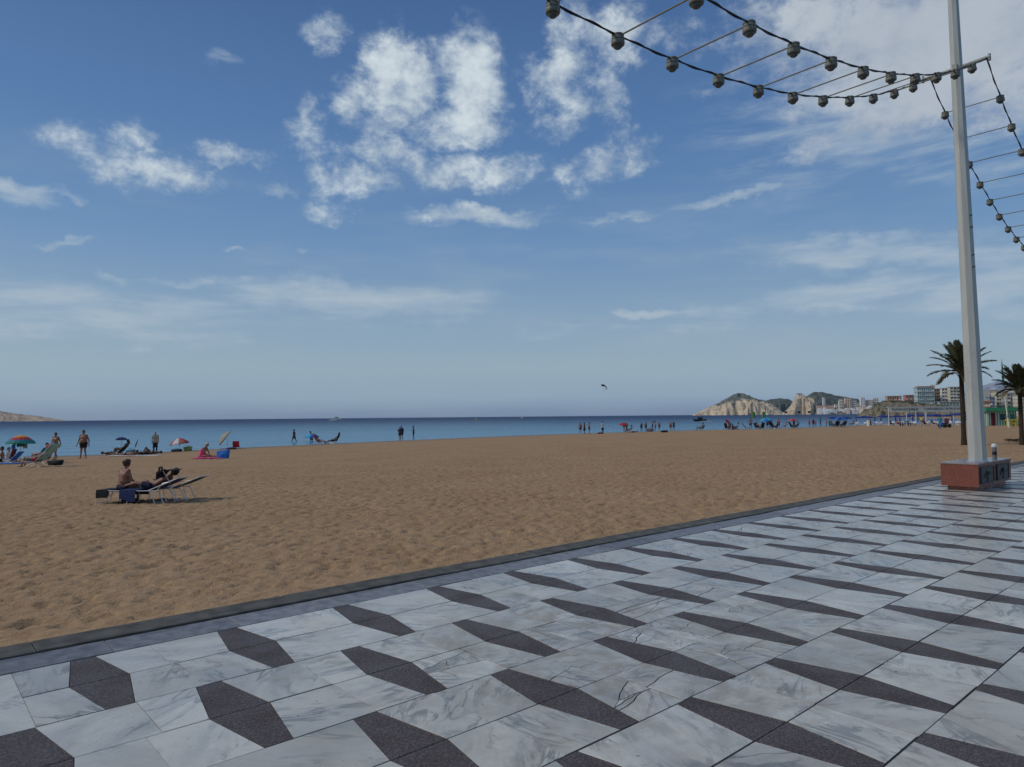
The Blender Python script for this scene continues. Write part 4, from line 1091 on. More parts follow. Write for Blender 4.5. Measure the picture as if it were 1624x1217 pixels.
# ------------------------------------------------------------------ beach furniture
def gores(R_, sag, n=8, rings=4, th=.012):
    """list of (ring, gore) faces of a parasol canopy with thickness"""
    vs = []; H_ = sag
    for k in range(rings+1):
        t = k/rings
        for i in range(n*2):
            a = PI*i/n; r = R_*t*(1 if i % 2 == 0 else .955); zz = H_*(1-t**1.7) - (.0 if i % 2 == 0 else -.03*t)
            vs.append(Vector((r*math.cos(a), r*math.sin(a), zz)))
    return vs, rings, n*2
def parasol(label, where, R_, H_, mats, tilt=(0, 0), sag=.38, bands=None, group=None, folded=False, ribs=True, polemat='alu', cat='parasol', name='parasol', yaw=0, z=0):
    p = Vector(where); p.z += z
    r = empty(name, p, math.radians(yaw), label, cat, group)
    th_, ta = math.radians(tilt[0]), math.radians(tilt[1]); ax = Vector((math.cos(ta), math.sin(ta), 0))
    Rt = Matrix.Rotation(th_, 4, Vector((-math.sin(ta), math.cos(ta), 0)))     # tips the canopy towards ax
    kz = H_-sag-.05; kn = Vector((0, 0, kz*.72)) if tilt[0] else Vector((0, 0, kz))
    if tilt[0]:
        top = kn + (Rt @ Vector((0, 0, kz-kn.z+sag)));  MB().tube([(0, 0, -.25), kn, top], .018, 7).build('pole', M[polemat], r)
        off = kn + (Rt @ Vector((0, 0, kz-kn.z)))
    else:
        MB().tube([(0, 0, -.25), (0, 0, kz+sag+.06)], .019, 7).build('pole', M[polemat], r); off = kn
    if folded:
        MB().lathe([(.03, .0), (.085, .02), (.11, .35), (.085, .9), (.045, 1.25), (.012, 1.42)], (0, 0, H_-1.45), n=10).build('folded_canopy', M[mats[0]], r); return r
    vs, rings, n2 = gores(R_, sag)
    mb = MB(); Rm = Rt.to_3x3() if tilt[0] else Matrix.Identity(3)
    top_ = [off + Rm @ v for v in vs]; nv = len(top_); dn = Rm @ Vector((0, 0, -.014))
    mb.v = [tuple(v) for v in top_] + [tuple(v+dn) for v in top_]
    for k in range(rings):
        for i in range(n2):
            a, b, c_, d = k*n2+i, k*n2+(i+1) % n2, (k+1)*n2+(i+1) % n2, (k+1)*n2+i
            mi = (bands[k] if bands else (i//2) % len(mats))
            f1 = (a, d, c_, b) if k else (a, d, c_); f2 = (nv+b, nv+c_, nv+d, nv+a) if k else (nv+c_, nv+d, nv+a)
            mb.f += [f1, f2]; mb.mi += [mi, mi]
    for i in range(n2):
        a, b = rings*n2+i, rings*n2+(i+1) % n2
        va, vb = top_[a], top_[b]; val = Rm @ Vector((0, 0, -.09))
        b0 = len(mb.v); mb.v += [tuple(va+val), tuple(vb+val), tuple(va+val*.98+(va-off)*.012), tuple(vb+val*.98+(vb-off)*.012)]
        mb.f += [(a, b0, b0+1, b), (nv+b, b0+3, b0+2, nv+a)]; q = (bands[-1] if bands else (i//2) % len(mats)); mb.mi += [q, q]
    me = mb.mesh('canopy'); link('canopy', me, [M[x] for x in mats], r)
    if ribs:
        for i in range(8):
            a = PI*i/4; e = off + Rm @ Vector((R_*.97*math.cos(a), R_*.97*math.sin(a), -.012)); c_ = off + Rm @ Vector((0, 0, sag-.02))
            m_ = off + Rm @ Vector((R_*.55*math.cos(a), R_*.55*math.sin(a), sag*(1-.55**1.7)-.02))
            MB().tube([c_, m_, e], .006, 4).build('rib', M[polemat], r)
    return r
def beach_chair(label, where, yaw, fab, back=.35, towel=None, group=None, sz=(1, 1, 1)):
    r = empty('beach_chair', where, math.radians(yaw), label, 'beach chair', group); r.scale = sz
    zs = .27
    seat = MB(); seat.sheet([[(x, y, zs-.03*math.sin(PI*(x+.12)/.56)+.03*(x > .3)) for y in (-.26, 0, .26)] for x in (-.12, 0, .15, .3, .44)], .012); seat.build('seat', M[fab], r)
    bk = MB(); bk.sheet([[(-.12-back*1.25*t-.03*math.sin(PI*t), y, zs+.80*t) for y in (-.26, 0, .26)] for t in (0, .2, .4, .6, .8, 1)], .012, Vector((.9, 0, .4))); bk.build('backrest', M[fab], r)
    for s_ in (1, -1):
        y = .275*s_; f = MB(); f.tube([(.46, y, zs+.03), (-.12, y, zs-.01), (-.12-back*1.25, y, zs+.82)], .013, 6); f.build('side_frame', M['alu'], r)
        MB().tube([(.40, y, zs), (-.30, y, .01), (-.36, y, .02)], .012, 6).build('leg', M['alu'], r); MB().tube([(-.14, y, zs), (.40, y, .01), (.46, y, .02)], .012, 6).build('leg', M['alu'], r)
        MB().box((.10, y, zs+.20), (.42, .05, .025)).build('armrest', M['white'], r)
    if towel:
        t_ = MB(); t_.sheet([[(-.135-back*1.25*t-.05, y, zs+.80*t+.03) for y in (-.33, -.1, .12, .34)] for t in (.1, .3, .5, .7, .9, 1.04)], .02, Vector((.9, 0, .4)))
        t_.sheet([[(-.12-back*1.30*t-.12, y, zs+.82*t) for y in (-.34, -.1, .12, .34)] for t in (.12, .4, .7, 1.02)], .02, Vector((.9, 0, .4)))
        o = remesh(t_, .02, 2); tw = link('beach_towel', o, [M[towel]]); tw.matrix_world = Matrix.LocRotScale(Vector(where), Euler((0, 0, math.radians(yaw))), None)
        tag(tw, 'pale mint towel thrown over the back of a reclined beach chair', 'towel')
    return r
def towel(label, where, yaw, size, mt, name='beach_towel'):
    mb = MB(); nx, ny = 9, 5; rr = random.Random(int(size[0]*100))
    g = [[(size[0]*(i/(nx-1)-.5), size[1]*(k/(ny-1)-.5), .045+rr.uniform(-.008, .014)) for k in range(ny)] for i in range(nx)]
    mb.sheet(g, .02); o = mb.build(name, M[mt], None, where, math.radians(yaw)); return tag(o, label, 'towel')
def bag(label, where, yaw, size, mt, name='beach_bag', cat='bag'):
    mb = MB(); L, W_, H_ = size
    mb.add([(L*.5*a*(1 if z_ else .72), W_*.5*b*(.7 if z_ else 1), (H_ if a > 0 or not z_ else H_*.82)*z_) for z_ in (0, 1) for a, b in ((-1, -1), (1, -1), (1, 1), (-1, 1))], [(3, 2, 1, 0), (4, 5, 6, 7), (0, 1, 5, 4), (1, 2, 6, 5), (2, 3, 7, 6), (3, 0, 4, 7)]); mb.ball((L*.05, 0, H_*.40), (L*.46, W_*.55, H_*.42), 12, 8); r = empty(name, where, math.radians(yaw), label, cat)
    link('sack', remesh(mb, max(.02, L*.05), 2), M[mt], r)
    for s_ in (1, -1): MB().tube([(-L*.2, W_*.2*s_, H_*.75), (-L*.12, W_*.28*s_, H_*1.12), (L*.12, W_*.28*s_, H_*1.12), (L*.2, W_*.2*s_, H_*.75)], .012, 5).build('handle', M[mt], r)
    return r

# ---- the pair on the near loungers
def lounger(label, p, yaw, mt, back=.55, shade=False):
    r = empty('sun_lounger', p, math.radians(yaw), label, 'sun lounger', 'folding sun loungers of the near pair'); r.scale = (.80, .80, .80)
    zs = .36; x0, xh, L2 = -1.30, .22, .92; a = back
    bx_ = lambda t: xh+L2*t*math.cos(a); bz = lambda t: zs+L2*t*math.sin(a)
    bed = MB(); bed.sheet([[(x0+(xh-x0)*i/8, y, zs-.018*math.sin(PI*i/8)-.012*(abs(y) < .2)) for y in (-.28, -.14, 0, .14, .28)] for i in range(9)], .014); bed.build('bed', M[mt], r)
    bk = MB(); bk.sheet([[(bx_(t)+.02*math.sin(PI*t), y, bz(t)-.015*math.sin(PI*t)) for y in (-.28, 0, .28)] for t in (0, .2, .4, .6, .8, 1)], .014); bk.build('backrest', M[mt], r)
    for s_ in (1, -1):
        y = .30*s_
        MB().tube([(x0, y, zs), (xh, y, zs-.005), (xh+.28, y, zs-.005)], .014, 7).build('side_rail', M['alu'], r)
        MB().tube([(xh, y, zs), (bx_(1), y, bz(1))], .014, 7).build('back_rail', M['alu'], r)
        MB().tube([(xh+.26, y, zs), (xh+.42, y, zs+.20), (bx_(.75), y, bz(.75))], .010, 6).build('prop', M['alu'], r)
        for (xa, xb) in ((x0+.10, x0-.04), (x0+.38, x0+.24), (-.42, -.40), (.30, .44), (.62, .72)):
            if xa == .62: pts = [(xh+.28, y, zs), (.58, y, .22), (xb, y, -.06)]
            else: pts = [(xa, y, zs), (xb, y, -.06)]
            MB().tube(pts, .012, 6).build('leg', M['alu'], r)
    for x in (x0, xh, bx_(1)):
        zz = zs if x < bx_(1) else bz(1); MB().tube([(x, -.30, zz), (x, .30, zz)], .013, 6).build('cross_rail', M['alu'], r)
    for x in (x0-.04, .44): MB().tube([(x, -.30, .0), (x, .30, .0)], .011, 6).build('foot_rail', M['alu'], r)
    if shade:
        c0 = Vector((bx_(.72), 0, bz(.72)+.02)); g = []
        for i in range(9):
            t = i/8; ang_ = math.radians(172-108*t); g.append([(c0.x-.02+.34*math.cos(ang_)-.06, y, c0.z+.08+.25*math.sin(ang_)) for y in (-.27, 0, .27)])
        MB().sheet(g, .014, Vector((0, 0, 1))).build('sun_shade', M['black'], r)
        for s_ in (1, -1): MB().tube([(c0.x+.04, .29*s_, c0.z-.06), (c0.x-.18, .29*s_, c0.z+.30)], .010, 6).build('shade_arm', M['alu'], r)
    return r
lp = on_beach(232, 797)
near_pt = lambda dx, dy: (lambda q: Vector((q.x, q.y, float(beach_z(q.dot(D), -q.dot(N)-6.53)))))(lp+Vector((dx, dy, 0)))
LY = -4
lounger('front navy sun lounger with pale metal frame, nearer of the two on the sand', near_pt(-.02, .05), LY, 'navy', .38, True)
lounger('rear dark navy sun lounger with its backrest tipped up at its right end', near_pt(.20, .62), LY+3, 'navy2', .36)
def cloth_over_end():
    # the towel lying along the front lounger and hanging over its side and foot
    p = near_pt(-.02, .05); r = MB()
    r.sheet([[(x, y, z) for (y, z) in ((-.335, .10+.05*math.sin(x*7)), (-.335, .25), (-.325, .385), (-.15, .384), (.15, .384), (.325, .386), (.335, .2))] for x in (-.62, -.50, -.38, -.26, -.14)], .012, Vector((0, -.5, 1)))
    o = r.build('beach_towel', M['navy'], None, p, math.radians(LY)); o.scale = (.80,)*3; tag(o, 'navy towel hanging over the side of the front lounger', 'towel')
    r = MB(); r.sheet([[(x, y, .386) for x in (-.93, -1.1, -1.31)]+[(-1.335, y, .33), (-1.34, y, .15)] for y in (-.30, -.1, .1, .30)], .012, Vector((-.5, 0, 1)))
    r.sheet([[(x, y, z) for (y, z) in ((-.333, .16), (-.333, .28), (-.322, .385))] for x in (-1.32, -1.15, -.98)], .012, Vector((0, -1, .2)))
    o = r.build('beach_towel', M['black'], None, p, math.radians(LY)); o.scale = (.80,)*3; tag(o, 'black towel draped over the foot end of the front lounger', 'towel')
    r = MB(); r.sheet([[(x, y, .405+.01*math.sin(x*9+y*7)) for x in (-.25, -.1, .05, .2)] for y in (-.26, 0, .2)], .014); o = r.build('beach_towel', M['magenta'], None, near_pt(-.02, .60)-Vector((0, 0, .05)), math.radians(LY)); tag(o, 'crimson cloth lying beside the reclining man on the loungers', 'towel')
cloth_over_end()
person('curly haired woman sitting on the near lounger with her bare back to the promenade', near_pt(-.70, .26), 'bench', 62, 'skin1', ('curly', 'hairbr'), (('briefs', 'navy2'), ('bikini_top', 'skin2')), 0.78, True, 1.14, True, z=-.05)
lm_ = person('tanned man lying on the near loungers with his head under the dark sun shade', near_pt(.03, .20), 'lie_bed', 180+LY, 'skin1', ('short', 'hairb'), (('shorts', 'navy2'),), .80, True, 1.0)
bag('upright black beach bag standing beside the lying man on the loungers', near_pt(.06, .52)+Vector((0, 0, .34)), 10, (.20, .16, .40), 'black')
bag('flat black pair of bags lying on the sand under the near lounger', near_pt(-.42, .05)+Vector((0, 0, -.02)), 0, (.34, .22, .12), 'black')

# ---- people and things near the water, left
B = on_beach
person('bearded stocky man in black shorts standing with his arms hanging, facing the promenade', B(132, 728), 'stand_wide', -85, 'skin1', ('short', 'hairb'), (('shorts', 'black'),), 1.03, True, 1.42)
person('woman in a patterned khaki bikini walking towards the promenade beside the stocky man', B(88, 728.5), 'walk_small', -95, 'skin1', ('short', 'hairb'), (('briefs', 'yellowg'), ('bikini_top', 'yellowg')), .97, True, 1.02, True)
cb = B(56, 741)
beach_chair('low folding chair with mint towel where a person reclines near the left edge', cb, 182, 'grey', .62, 'mint')
person('person in a red top reclining in the low chair with the mint towel, knees bent', cb+Vector((0, 0, -.02)), 'chair_back', 182, 'skin1', ('cap', 'coral'), (('shorts', 'grey'), ('shirt', 'red')), 1.0, True)
person('dark haired person sitting behind the mint towel near the left edge', B(65, 734), 'chair', 170, 'skin2', ('short', 'hairb'), (('shirt', 'teal'), ('shorts', 'navy')), 1.0, True)
beach_chair('dark red beach chair behind the mint towel', B(70, 735), 170, 'darkred', .35, sz=(.8, 1, .9))
bag('small black bag lying on the sand right of the mint towel', B(88, 738), 0, (.75, .4, .28), 'black')
parasol('multicoloured parasol with orange, red and blue rings and a green rim at the left edge', B(32, 731), .80, 1.62, ('yellow', 'orange', 'red', 'teal', 'green'), sag=.46, bands=[0, 1, 2, 3, 4], yaw=8)
hb = B(31, 731)
def hanging(label, dx, z, w, h, mt):
    mb = MB(); mb.sheet([[(w*(k-1)+.03*math.sin(i*2+k), .05*math.cos(i), -h*i/4-.04*abs(k-1)) for k in (0, .5, 1, 1.5, 2)] for i in range(5)], .03, Vector((0, 1, 0)))
    o = link('hanging_clothes', remesh(mb, .03, 1), M[mt], None, hb+Vector((dx, 0, z))); tag(o, label, 'clothes')
hanging('dark green clothes hanging under the multicoloured parasol', .10, 1.20, .26, .34, 'teal'); hanging('brown towel hanging at the right below the multicoloured parasol', .36, 1.18, .14, .42, 'beige'); hanging('small blue bag hanging left of the pole of the multicoloured parasol', -.36, 1.14, .13, .44, 'brightblue')
person('bare backed person with dark hair sitting at the very left edge by the multicoloured parasol', B(4, 733), 'ground_up', -140, 'skin1', ('short', 'hairb'), (('shorts', 'black'),), 1.0, True)
person('second dark haired person in pale clothes sitting left of the blue lounger', B(13, 733), 'ground_up', -20, 'skin2', ('short', 'hairb'), (('shirt', 'whitec'),), .95, True)
beach_chair('blue beach chair with raised back under the multicoloured parasol', B(18, 735), 180, 'brightblue', .5, sz=(.75, .9, .62))
beach_chair('dark purple beach chair behind the blue one at the left edge', B(15, 733.5), 182, 'darkred', .28, sz=(.6, .8, .72))
towel('blue mat on the sand at the left edge', B(6, 736), 0, (2.0, .8), 'brightblue')
# the group lying by the water
q = B(190, 722)
person('dark figure lying with raised knees at the left of the group by the water', B(178, 722), 'lie_knee', 0, 'skin3', ('short', 'hairb'), (('shorts', 'black'),))
person('dark figure sitting under the small navy sun shade by the water', B(194, 722), 'chair', 185, 'skin3', ('long', 'hairb'), (('swimsuit', 'black'),))
parasol('very small navy sun shade clipped above the group lying by the water', B(192, 722), .36, 1.32, ('navy',), sag=.14, ribs=False, name='small_parasol')
person('figure lying on its front beside the small navy shade', B(200, 723.5), 'lie_front', 180, 'skin1', ('short', 'hairb'), (('briefs', 'darkred'),))
beach_chair('black low chair of the group by the water', B(186, 723), 175, 'black', .5, sz=(.7, .9, .55))
towel('pale yellow mat on which the group lies by the water', B(213, 723.5), -3, (3.4, .7), 'whitec')
person('dark figure lying on a mat to the right of the small navy shade', B(226, 722), 'lie', 178, 'skin3', ('short', 'hairb'), (('shorts', 'black'), ('shirt', 'black')), 1.0)
person('figure lying on a low bed at the right end of the group by the water', B(240, 721), 'lie_knee', 175, 'skin3', ('short', 'hairb'), (('shorts', 'darkred'),), 1.0)
bag('dark green bag beside the heads of the group by the water', B(207, 722), 0, (.6, .4, .4), 'teal')
person('pale haired person in beige top and black trousers behind the group by the water', B(246, 719.5), 'stand', -60, 'skin1', ('short', 'hairw'), (('shirt', 'beige'), ('trousers', 'black')), .93)
def rod():
    p = B(209, 722); r = empty('folded_parasol', p, 0, 'thin folded grey parasol stuck slanting in the sand by the water', 'parasol')
    MB().tube([(.0, 0, -.1), (.35, 0, .9)], .012, 6).build('pole', M['alu'], r); MB().tube([(.22, 0, .55), (.30, 0, .78), (.42, 0, 1.10)], [.03, .055, .015], 8).build('canopy', M['grey'], r)
rod()
parasol('red and white panelled parasol standing at the water behind the sunbathers', B(285, 716), .70, 1.10, ('red', 'whitec', 'coral', 'red'), tilt=(8, 180), sag=.42, yaw=20)
bag('long black bag on the sand under the red and white parasol', B(280, 716.5), 0, (.9, .35, .2), 'black')
bag('yellow green basket on the sand right of the red and white parasol', B(298, 715.5), 0, (.65, .4, .38), 'yellowg', 'basket', 'basket')
person('fair haired woman in a pink swimsuit sitting upright on the sand with her legs out', B(319, 727), 'ground_fwd', -8, 'skin1', ('bun', 'hairw'), (('swimsuit', 'pink'),), 1.0, True, 1.12, True)
towel('pink and white towel under the woman in the pink swimsuit', B(332, 727.5), -8, (1.9, .75), 'pink')
bag('bright blue cloth bag at the feet of the woman in pink', B(354, 727), 0, (.72, .45, .5), 'brightblue')
parasol('beige parasol tilted steeply to the left, standing at the water', B(361, 712), .74, 1.42, ('beige',), tilt=(54, 202), sag=.34)
beach_chair('red chair with a black seat facing the sea beside the tilted beige parasol', B(375, 712.5), 100, 'red', .15, sz=(.9, .95, .62))
bag('low dark bag beside the red chair at the water', B(367, 713), 0, (.8, .4, .16), 'black')
# centre
person('dark figure with a backpack walking left along the water before the blue parasol', B(466.5, 705), 'walk', 170, 'skin3', ('short', 'hairb'), (('shorts', 'navy2'), ('shirt', 'darkred')), .96)
parasol('plain blue parasol at the water in the left half of the beach', B(494.5, 705), .78, 1.22, ('brightblue', 'turq', 'brightblue', 'blue'), sag=.38)
person('dark figure standing under the plain blue parasol', B(494, 704.5), 'lean', 180, 'skin3', ('long', 'hairb'), (('dress', 'black'),), .82)
beach_chair('orange red low chair right of the plain blue parasol', B(505, 705.5), 10, 'red', .35)
person('fair haired person sitting in the orange red low chair', B(506, 705.5), 'chair_long', 8, 'skin2', ('short', 'hairw'), (('shirt', 'red'),), 1.0)
beach_chair('black low chair right of the orange red one, facing left', B(531, 704.5), 178, 'black', .25)
person('person in black sitting in the black low chair by the water', B(530, 704.5), 'chair_long', 180, 'skin3', ('short', 'hairb'), (('shirt', 'black'), ('shorts', 'black')), 1.0)
person('left dark figure of the pair walking side by side at the water', B(634.2, 699), 'walk_small', -90, 'skin3', ('short', 'hairb'), (('shirt', 'black'), ('shorts', 'black')), .92)
person('right figure of the pair walking side by side at the water, with pale bag strap', B(637, 699), 'stand', -90, 'skin3', ('short', 'hairb'), (('shorts', 'black'), ('shirt', 'navy2')), .93)
person('single dark figure pointing left at the water right of the pair', B(656, 697.8), 'hands', 175, 'skin3', ('short', 'hairb'), (('shorts', 'navy2'),), 1.0)

# ---- right of the centre
F = B
folk = [
 (920.5, 688.5, 'stand', -90, 'skin1', ('short','hairb'), (('shorts','darkred'),), .90, 'left person of the trio standing at the water in dark red shorts'),
 (927, 688.5, 'stand', 160, 'skin3', ('long','hairb'), (('dress','black'),), .92, 'middle person of the trio at the water wearing black'),
 (934.5, 688, 'stand', 20, 'skin1', ('short','hairb'), (('shorts','black'),), .93, 'right person of the trio at the water in black shorts'),
 (955.8, 687.5, 'hands', -60, 'skin1', ('short','hairbr'), (('shirt','whitec'),('trousers','navy2')), .98, 'person in a white top and dark trousers standing alone left of the red parasol'),
 (1017.5, 684.8, 'stand', 100, 'skin3', ('short','hairb'), (('shorts','black'),), .92, 'dark person standing first to the right of the red parasol'),
 (1024.3, 684.5, 'stand', -90, 'skin1', ('short','hairb'), (('shorts','navy2'),), .97, 'tanned person standing second to the right of the red parasol'),
 (1034.5, 684.3, 'lean', 0, 'skin3', ('cap','black'), (('shorts','black'),), 1.04, 'tall person with a black cap in the group right of the red parasol'),
 (1039.5, 684.3, 'stand', 180, 'skin1', ('short','hairb'), (('shorts','darkred'),), .98, 'person beside the one with the black cap, in dark red shorts'),
 (1045.6, 684.2, 'stand', -90, 'skin1', ('short','hairbr'), (('briefs','black'),), .86, 'shorter tanned person at the right end of the group right of the red parasol'),
 (1063.5, 683.8, 'stand', -90, 'skin1', ('short','hairbr'), (('shorts','darkred'),), .84, 'left person of the pair standing between the red parasol and the dark boat'),
 (1068.7, 683.6, 'stand_wide', 90, 'skin3', ('short','hairb'), (('shorts','black'),), .90, 'right person of the pair standing between the red parasol and the dark boat'),
 (1283.5, 677.6, 'stand', -90, 'skin1', ('short','hairbr'), (('shirt','coral'),('shorts','grey')), .92, 'person in a coral shirt standing between the coral and the blue parasols'),
 (1290, 677.5, 'stand', 90, 'skin3', ('short','hairb'), (('shirt','darkred'),('shorts','navy2')), 1.0, 'person in dark red and navy beside the one in the coral shirt'),
 (1293.4, 677.5, 'stand', 90, 'skin1', ('short','hairb'), (('shirt','pink'),), .72, 'child in pink beside the person in dark red'),
 (1301.3, 677.2, 'walk_small', 180, 'skin3', ('short','hairb'), (('shirt','teal'),('shorts','black')), 1.1, 'person in a dark teal top walking alone left of the blue parasols'),
 (1311, 677.0, 'stand', 180, 'skin1', ('short','hairb'), (('shorts','grey'),('shirt','coral')), .82, 'short person standing at the left end of the group under the blue parasols'),
 (1190.5, 681.5, 'stand_wide', 80, 'skin3', ('short','hairb'), (('shirt','grey'),('shorts','navy2')), 1.12, 'person in a pale grey shirt standing left of the turquoise parasol'),
]
for px, py, po, yw, sk, hr_, wr_, sc_, lb in folk: person(lb, F(px, py), po, yw, sk, hr_, wr_, sc_)
parasol('red parasol at the water in the middle of the beach', F(989, 686), .76, 1.5, ('red',), sag=.36, tilt=(6, 0))
person('tanned person standing under the red parasol in the middle of the beach', F(990, 686), 'stand', -100, 'skin1', ('short','hairb'), (('shorts','whitec'),), .85)
person('second person standing close under the red parasol in the middle of the beach', F(994, 686), 'hands', 10, 'skin3', ('short','hairb'), (('shorts','navy2'),), .84)
beach_chair('dark low chair under the right side of the red parasol', F(999, 686), 165, 'black', .4)
person('person in dark clothes sitting in the low chair beside the red parasol', F(998, 686), 'chair', 165, 'skin3', ('short','hairb'), (('shirt','grey'),('shorts','black')))
person('person lying on the sand just right of the red parasol', F(1003, 686.5), 'lie', 180, 'skin1', ('short','hairb'), (('briefs','darkred'),), 1.0)
bag('small red bag on the sand left of the red parasol', F(952, 688.3), 0, (.9, .4, .2), 'darkred')
bag('heap of dark things on the sand in the group right of the red parasol', F(1030.5, 684.6), 0, (1.3, .6, .55), 'grey')
bag('dark bag left alone on the open sand below the pair of standing people', F(1053.5, 686), 15, (1.1, .5, .3), 'black')
beach_chair('dark grey low chair at the water below the dark boat', F(1110.5, 682.8), 175, 'grey', .5)
person('person in grey sitting in the low chair below the dark boat', F(1111, 682.8), 'chair', 175, 'skin3', ('short','hairb'), (('shirt','grey'),('shorts','grey')), 1.1)
person('person in dark blue sitting right of the low chair below the dark boat', F(1114.8, 682.6), 'chair_up', 90, 'skin3', ('short','hairb'), (('shirt','teal'),), 1.05)
# cluster around the turquoise parasol
cl = [(1153,682,'chair',40,'skin3','black','person in black sitting left of the seated row, under the small red folded parasol'),(1156.5,682,'chair_up',90,'skin1','whitec','person in a pale top sitting next to the red folded parasol'),
 (1162,681.8,'ground_up',0,'skin1','darkred','person in dark red sitting low between two seated neighbours'),(1167.5,681.5,'chair',180,'skin3','grey','person in grey sitting at the right of the row by the red folded parasol'),
 (1200.5,681,'chair_up',20,'skin3','black','person in black sitting left of the pole of the turquoise parasol'),(1204.5,681,'chair',0,'skin1','coral','tanned person sitting under the left half of the turquoise parasol'),(1208.5,681,'chair_up',100,'skin1','darkred','person with bare shoulders sitting just left of the turquoise parasol pole'),
 (1217,680.8,'stand',90,'skin3','brightblue','person in bright blue standing under the turquoise parasol'),(1221.5,680.8,'stand',90,'skin1','darkred','person in dark red standing under the right edge of the turquoise parasol'),
 (1226.5,680.6,'chair',30,'skin3','black','person in black sitting to the right of the turquoise parasol'),(1231.5,680.6,'chair_up',150,'skin3','navy2','dark person sitting in the dense group right of the turquoise parasol'),(1235.3,680.4,'stand',90,'skin1','coral','tanned person standing at the right end of the turquoise parasol group'),
 (1245.5,679.6,'chair_up',160,'skin1','grey','person sitting under the small grey parasol'),(1256,679.4,'chair',10,'skin3','black','person in black sitting under the coral parasol'),(1259.5,679.4,'stand',120,'skin3','navy2','dark person standing under the coral parasol'),(1263.5,679.2,'chair_up',170,'skin3','grey','person sitting at the right edge of the coral parasol'),
 (1318,677.6,'chair_up',30,'skin1','darkred','person in dark red sitting under the left blue parasol'),(1322,677.6,'chair',0,'skin3','red','person in red sitting under the joined blue parasols'),(1326.5,677.5,'chair_up',90,'skin1','pink','person in pink sitting under the joined blue parasols'),
 (1331,677.4,'stand',90,'skin1','whitec','person in white standing under the joined blue parasols'),(1335,677.4,'chair',150,'skin3','black','person in black sitting at the right under the joined blue parasols'),(1339,677.3,'chair_up',180,'skin3','navy2','person in navy sitting at the right end of the joined blue parasols')]
for px, py, po, yw, sk, mt, lb in cl:
    person(lb, F(px, py), po, yw, sk, ('short', 'hairb'), (('shirt', mt), ('shorts', 'black')), 1.06 if 'stand' not in po else .98)
    if po.startswith('chair'): beach_chair('folding chair of the '+' '.join(lb.split()[:9]), F(px, py), yw, random.choice(('navy2', 'grey', 'black', 'teal')), .3, group='folding chairs of the groups by the water')
parasol('small red parasol folded above the seated row left of the turquoise parasol', F(1151.5, 682), .55, 1.75, ('red',), sag=.25, tilt=(55, 0))
beach_chair('grey blue reclining chair standing left of the person in the pale grey shirt', F(1184, 681.5), 0, 'grey', .5)
parasol('turquoise parasol over the dense group of people', F(1215.5, 681), 1.02, 1.9, ('turq', 'brightblue'), sag=.42)
parasol('small grey parasol just left of the coral parasol', F(1247, 679.8), .58, 1.25, ('grey',), sag=.22)
parasol('coral red parasol between the turquoise and the blue parasols', F(1258, 679.4), .82, 1.72, ('coral', 'red', 'coral', 'coral'), sag=.36)
parasol('leftmost dark blue parasol of the three that touch', F(1324, 677.6), 1.15, 1.95, ('blue',), sag=.33, tilt=(5, 0))
parasol('bright blue parasol in the middle of the three that touch', F(1332.5, 678), 1.2, 1.85, ('brightblue', 'blue'), sag=.4)
parasol('rightmost dark blue parasol of the three that touch', F(1341, 677.2), 1.1, 1.95, ('blue',), sag=.36)
# green flags standing in the water
def feather(px, lb):
    p = at_z(px, 674, ZSEA); r = empty('flag', p, 0, lb, 'flag')
    MB().cone((0, 0, -.5), (0, 0, 2.9), .035, .03, 8).build('pole', M['alu'], r); MB().box((.0, 0, 2.35), (.70, .05, 1.5)).build('cloth', M['green'], r); MB().box((-.38, 0, 2.35), (.10, .07, 1.5)).build('hem', M['yellow'], r)
feather(1196, 'green and yellow flag at the water left of the turquoise parasol'); feather(1212, 'green and yellow flag at the water above the turquoise parasol')
def marker_pole(px, d, lb):
    p = at_z(px, 674, ZSEA); r = empty('marker_post', p, 0, lb, 'post'); MB().cone((0, 0, -.5), (0, 0, 2.9), .03, .03, 6).build('post', M['grey'], r); MB().ball((0, 0, 2.95), (.38, .3, .26), 10, 6).build('top_mark', M['navy2'], r)
marker_pole(1247, 0, 'thin post with a dark top mark left of the coral parasol'); marker_pole(1268, 0, 'thin post with a large dark top mark right of the coral parasol'); marker_pole(1284, 0, 'thin post with a small dark top mark above the person in coral')
# boats and the parasail
def boat(px, py, L, lb, hull, cabin, yaw=0):
    p = at_z(px, py, ZSEA); r = empty('motor_boat', p, math.radians(yaw), lb, 'boat')
    mb = MB(); secs = [(-.5, .16, .16, .05), (-.2, .18, .15, -.02), (.15, .17, .16, -.02), (.38, .09, .19, .0), (.5, .01, .22, .10)]
    ring = []
    for t, w, h, b_ in secs: ring.append([(t*L, -w*L, h*L*.9), (t*L, -w*L*.7, b_*L), (t*L, w*L*.7, b_*L), (t*L, w*L, h*L*.9)])
    for k in range(4):
        for i in range(4): mb.add([ring[k][i], ring[k][(i+1) % 4], ring[k+1][(i+1) % 4], ring[k+1][i]], [(0, 3, 2, 1)])
    mb.add(ring[0], [(0, 1, 2, 3)]); mb.build('hull', M[hull], r)
    MB().box((-.02*L, 0, .22*L), (.34*L, .24*L, .16*L)).build('cabin', M[cabin], r); MB().box((-.02*L, 0, .32*L), (.26*L, .22*L, .03*L)).build('roof', M[hull], r)
    MB().box((.0, 0, .245*L), (.345*L, .245*L, .05*L)).build('window', M['glass'], r)
    MB().cone((-.08*L, 0, .3*L), (-.08*L, 0, .5*L), .012*L, .008*L, 6).build('mast', M['alu'], r)
    fo = MB(); fo.ball((-.30*L, 0, .0), (.55*L, .22*L, .035*L), 14, 6); tag(fo.build('wash', M['whitec'], r), kind=None)
    return r
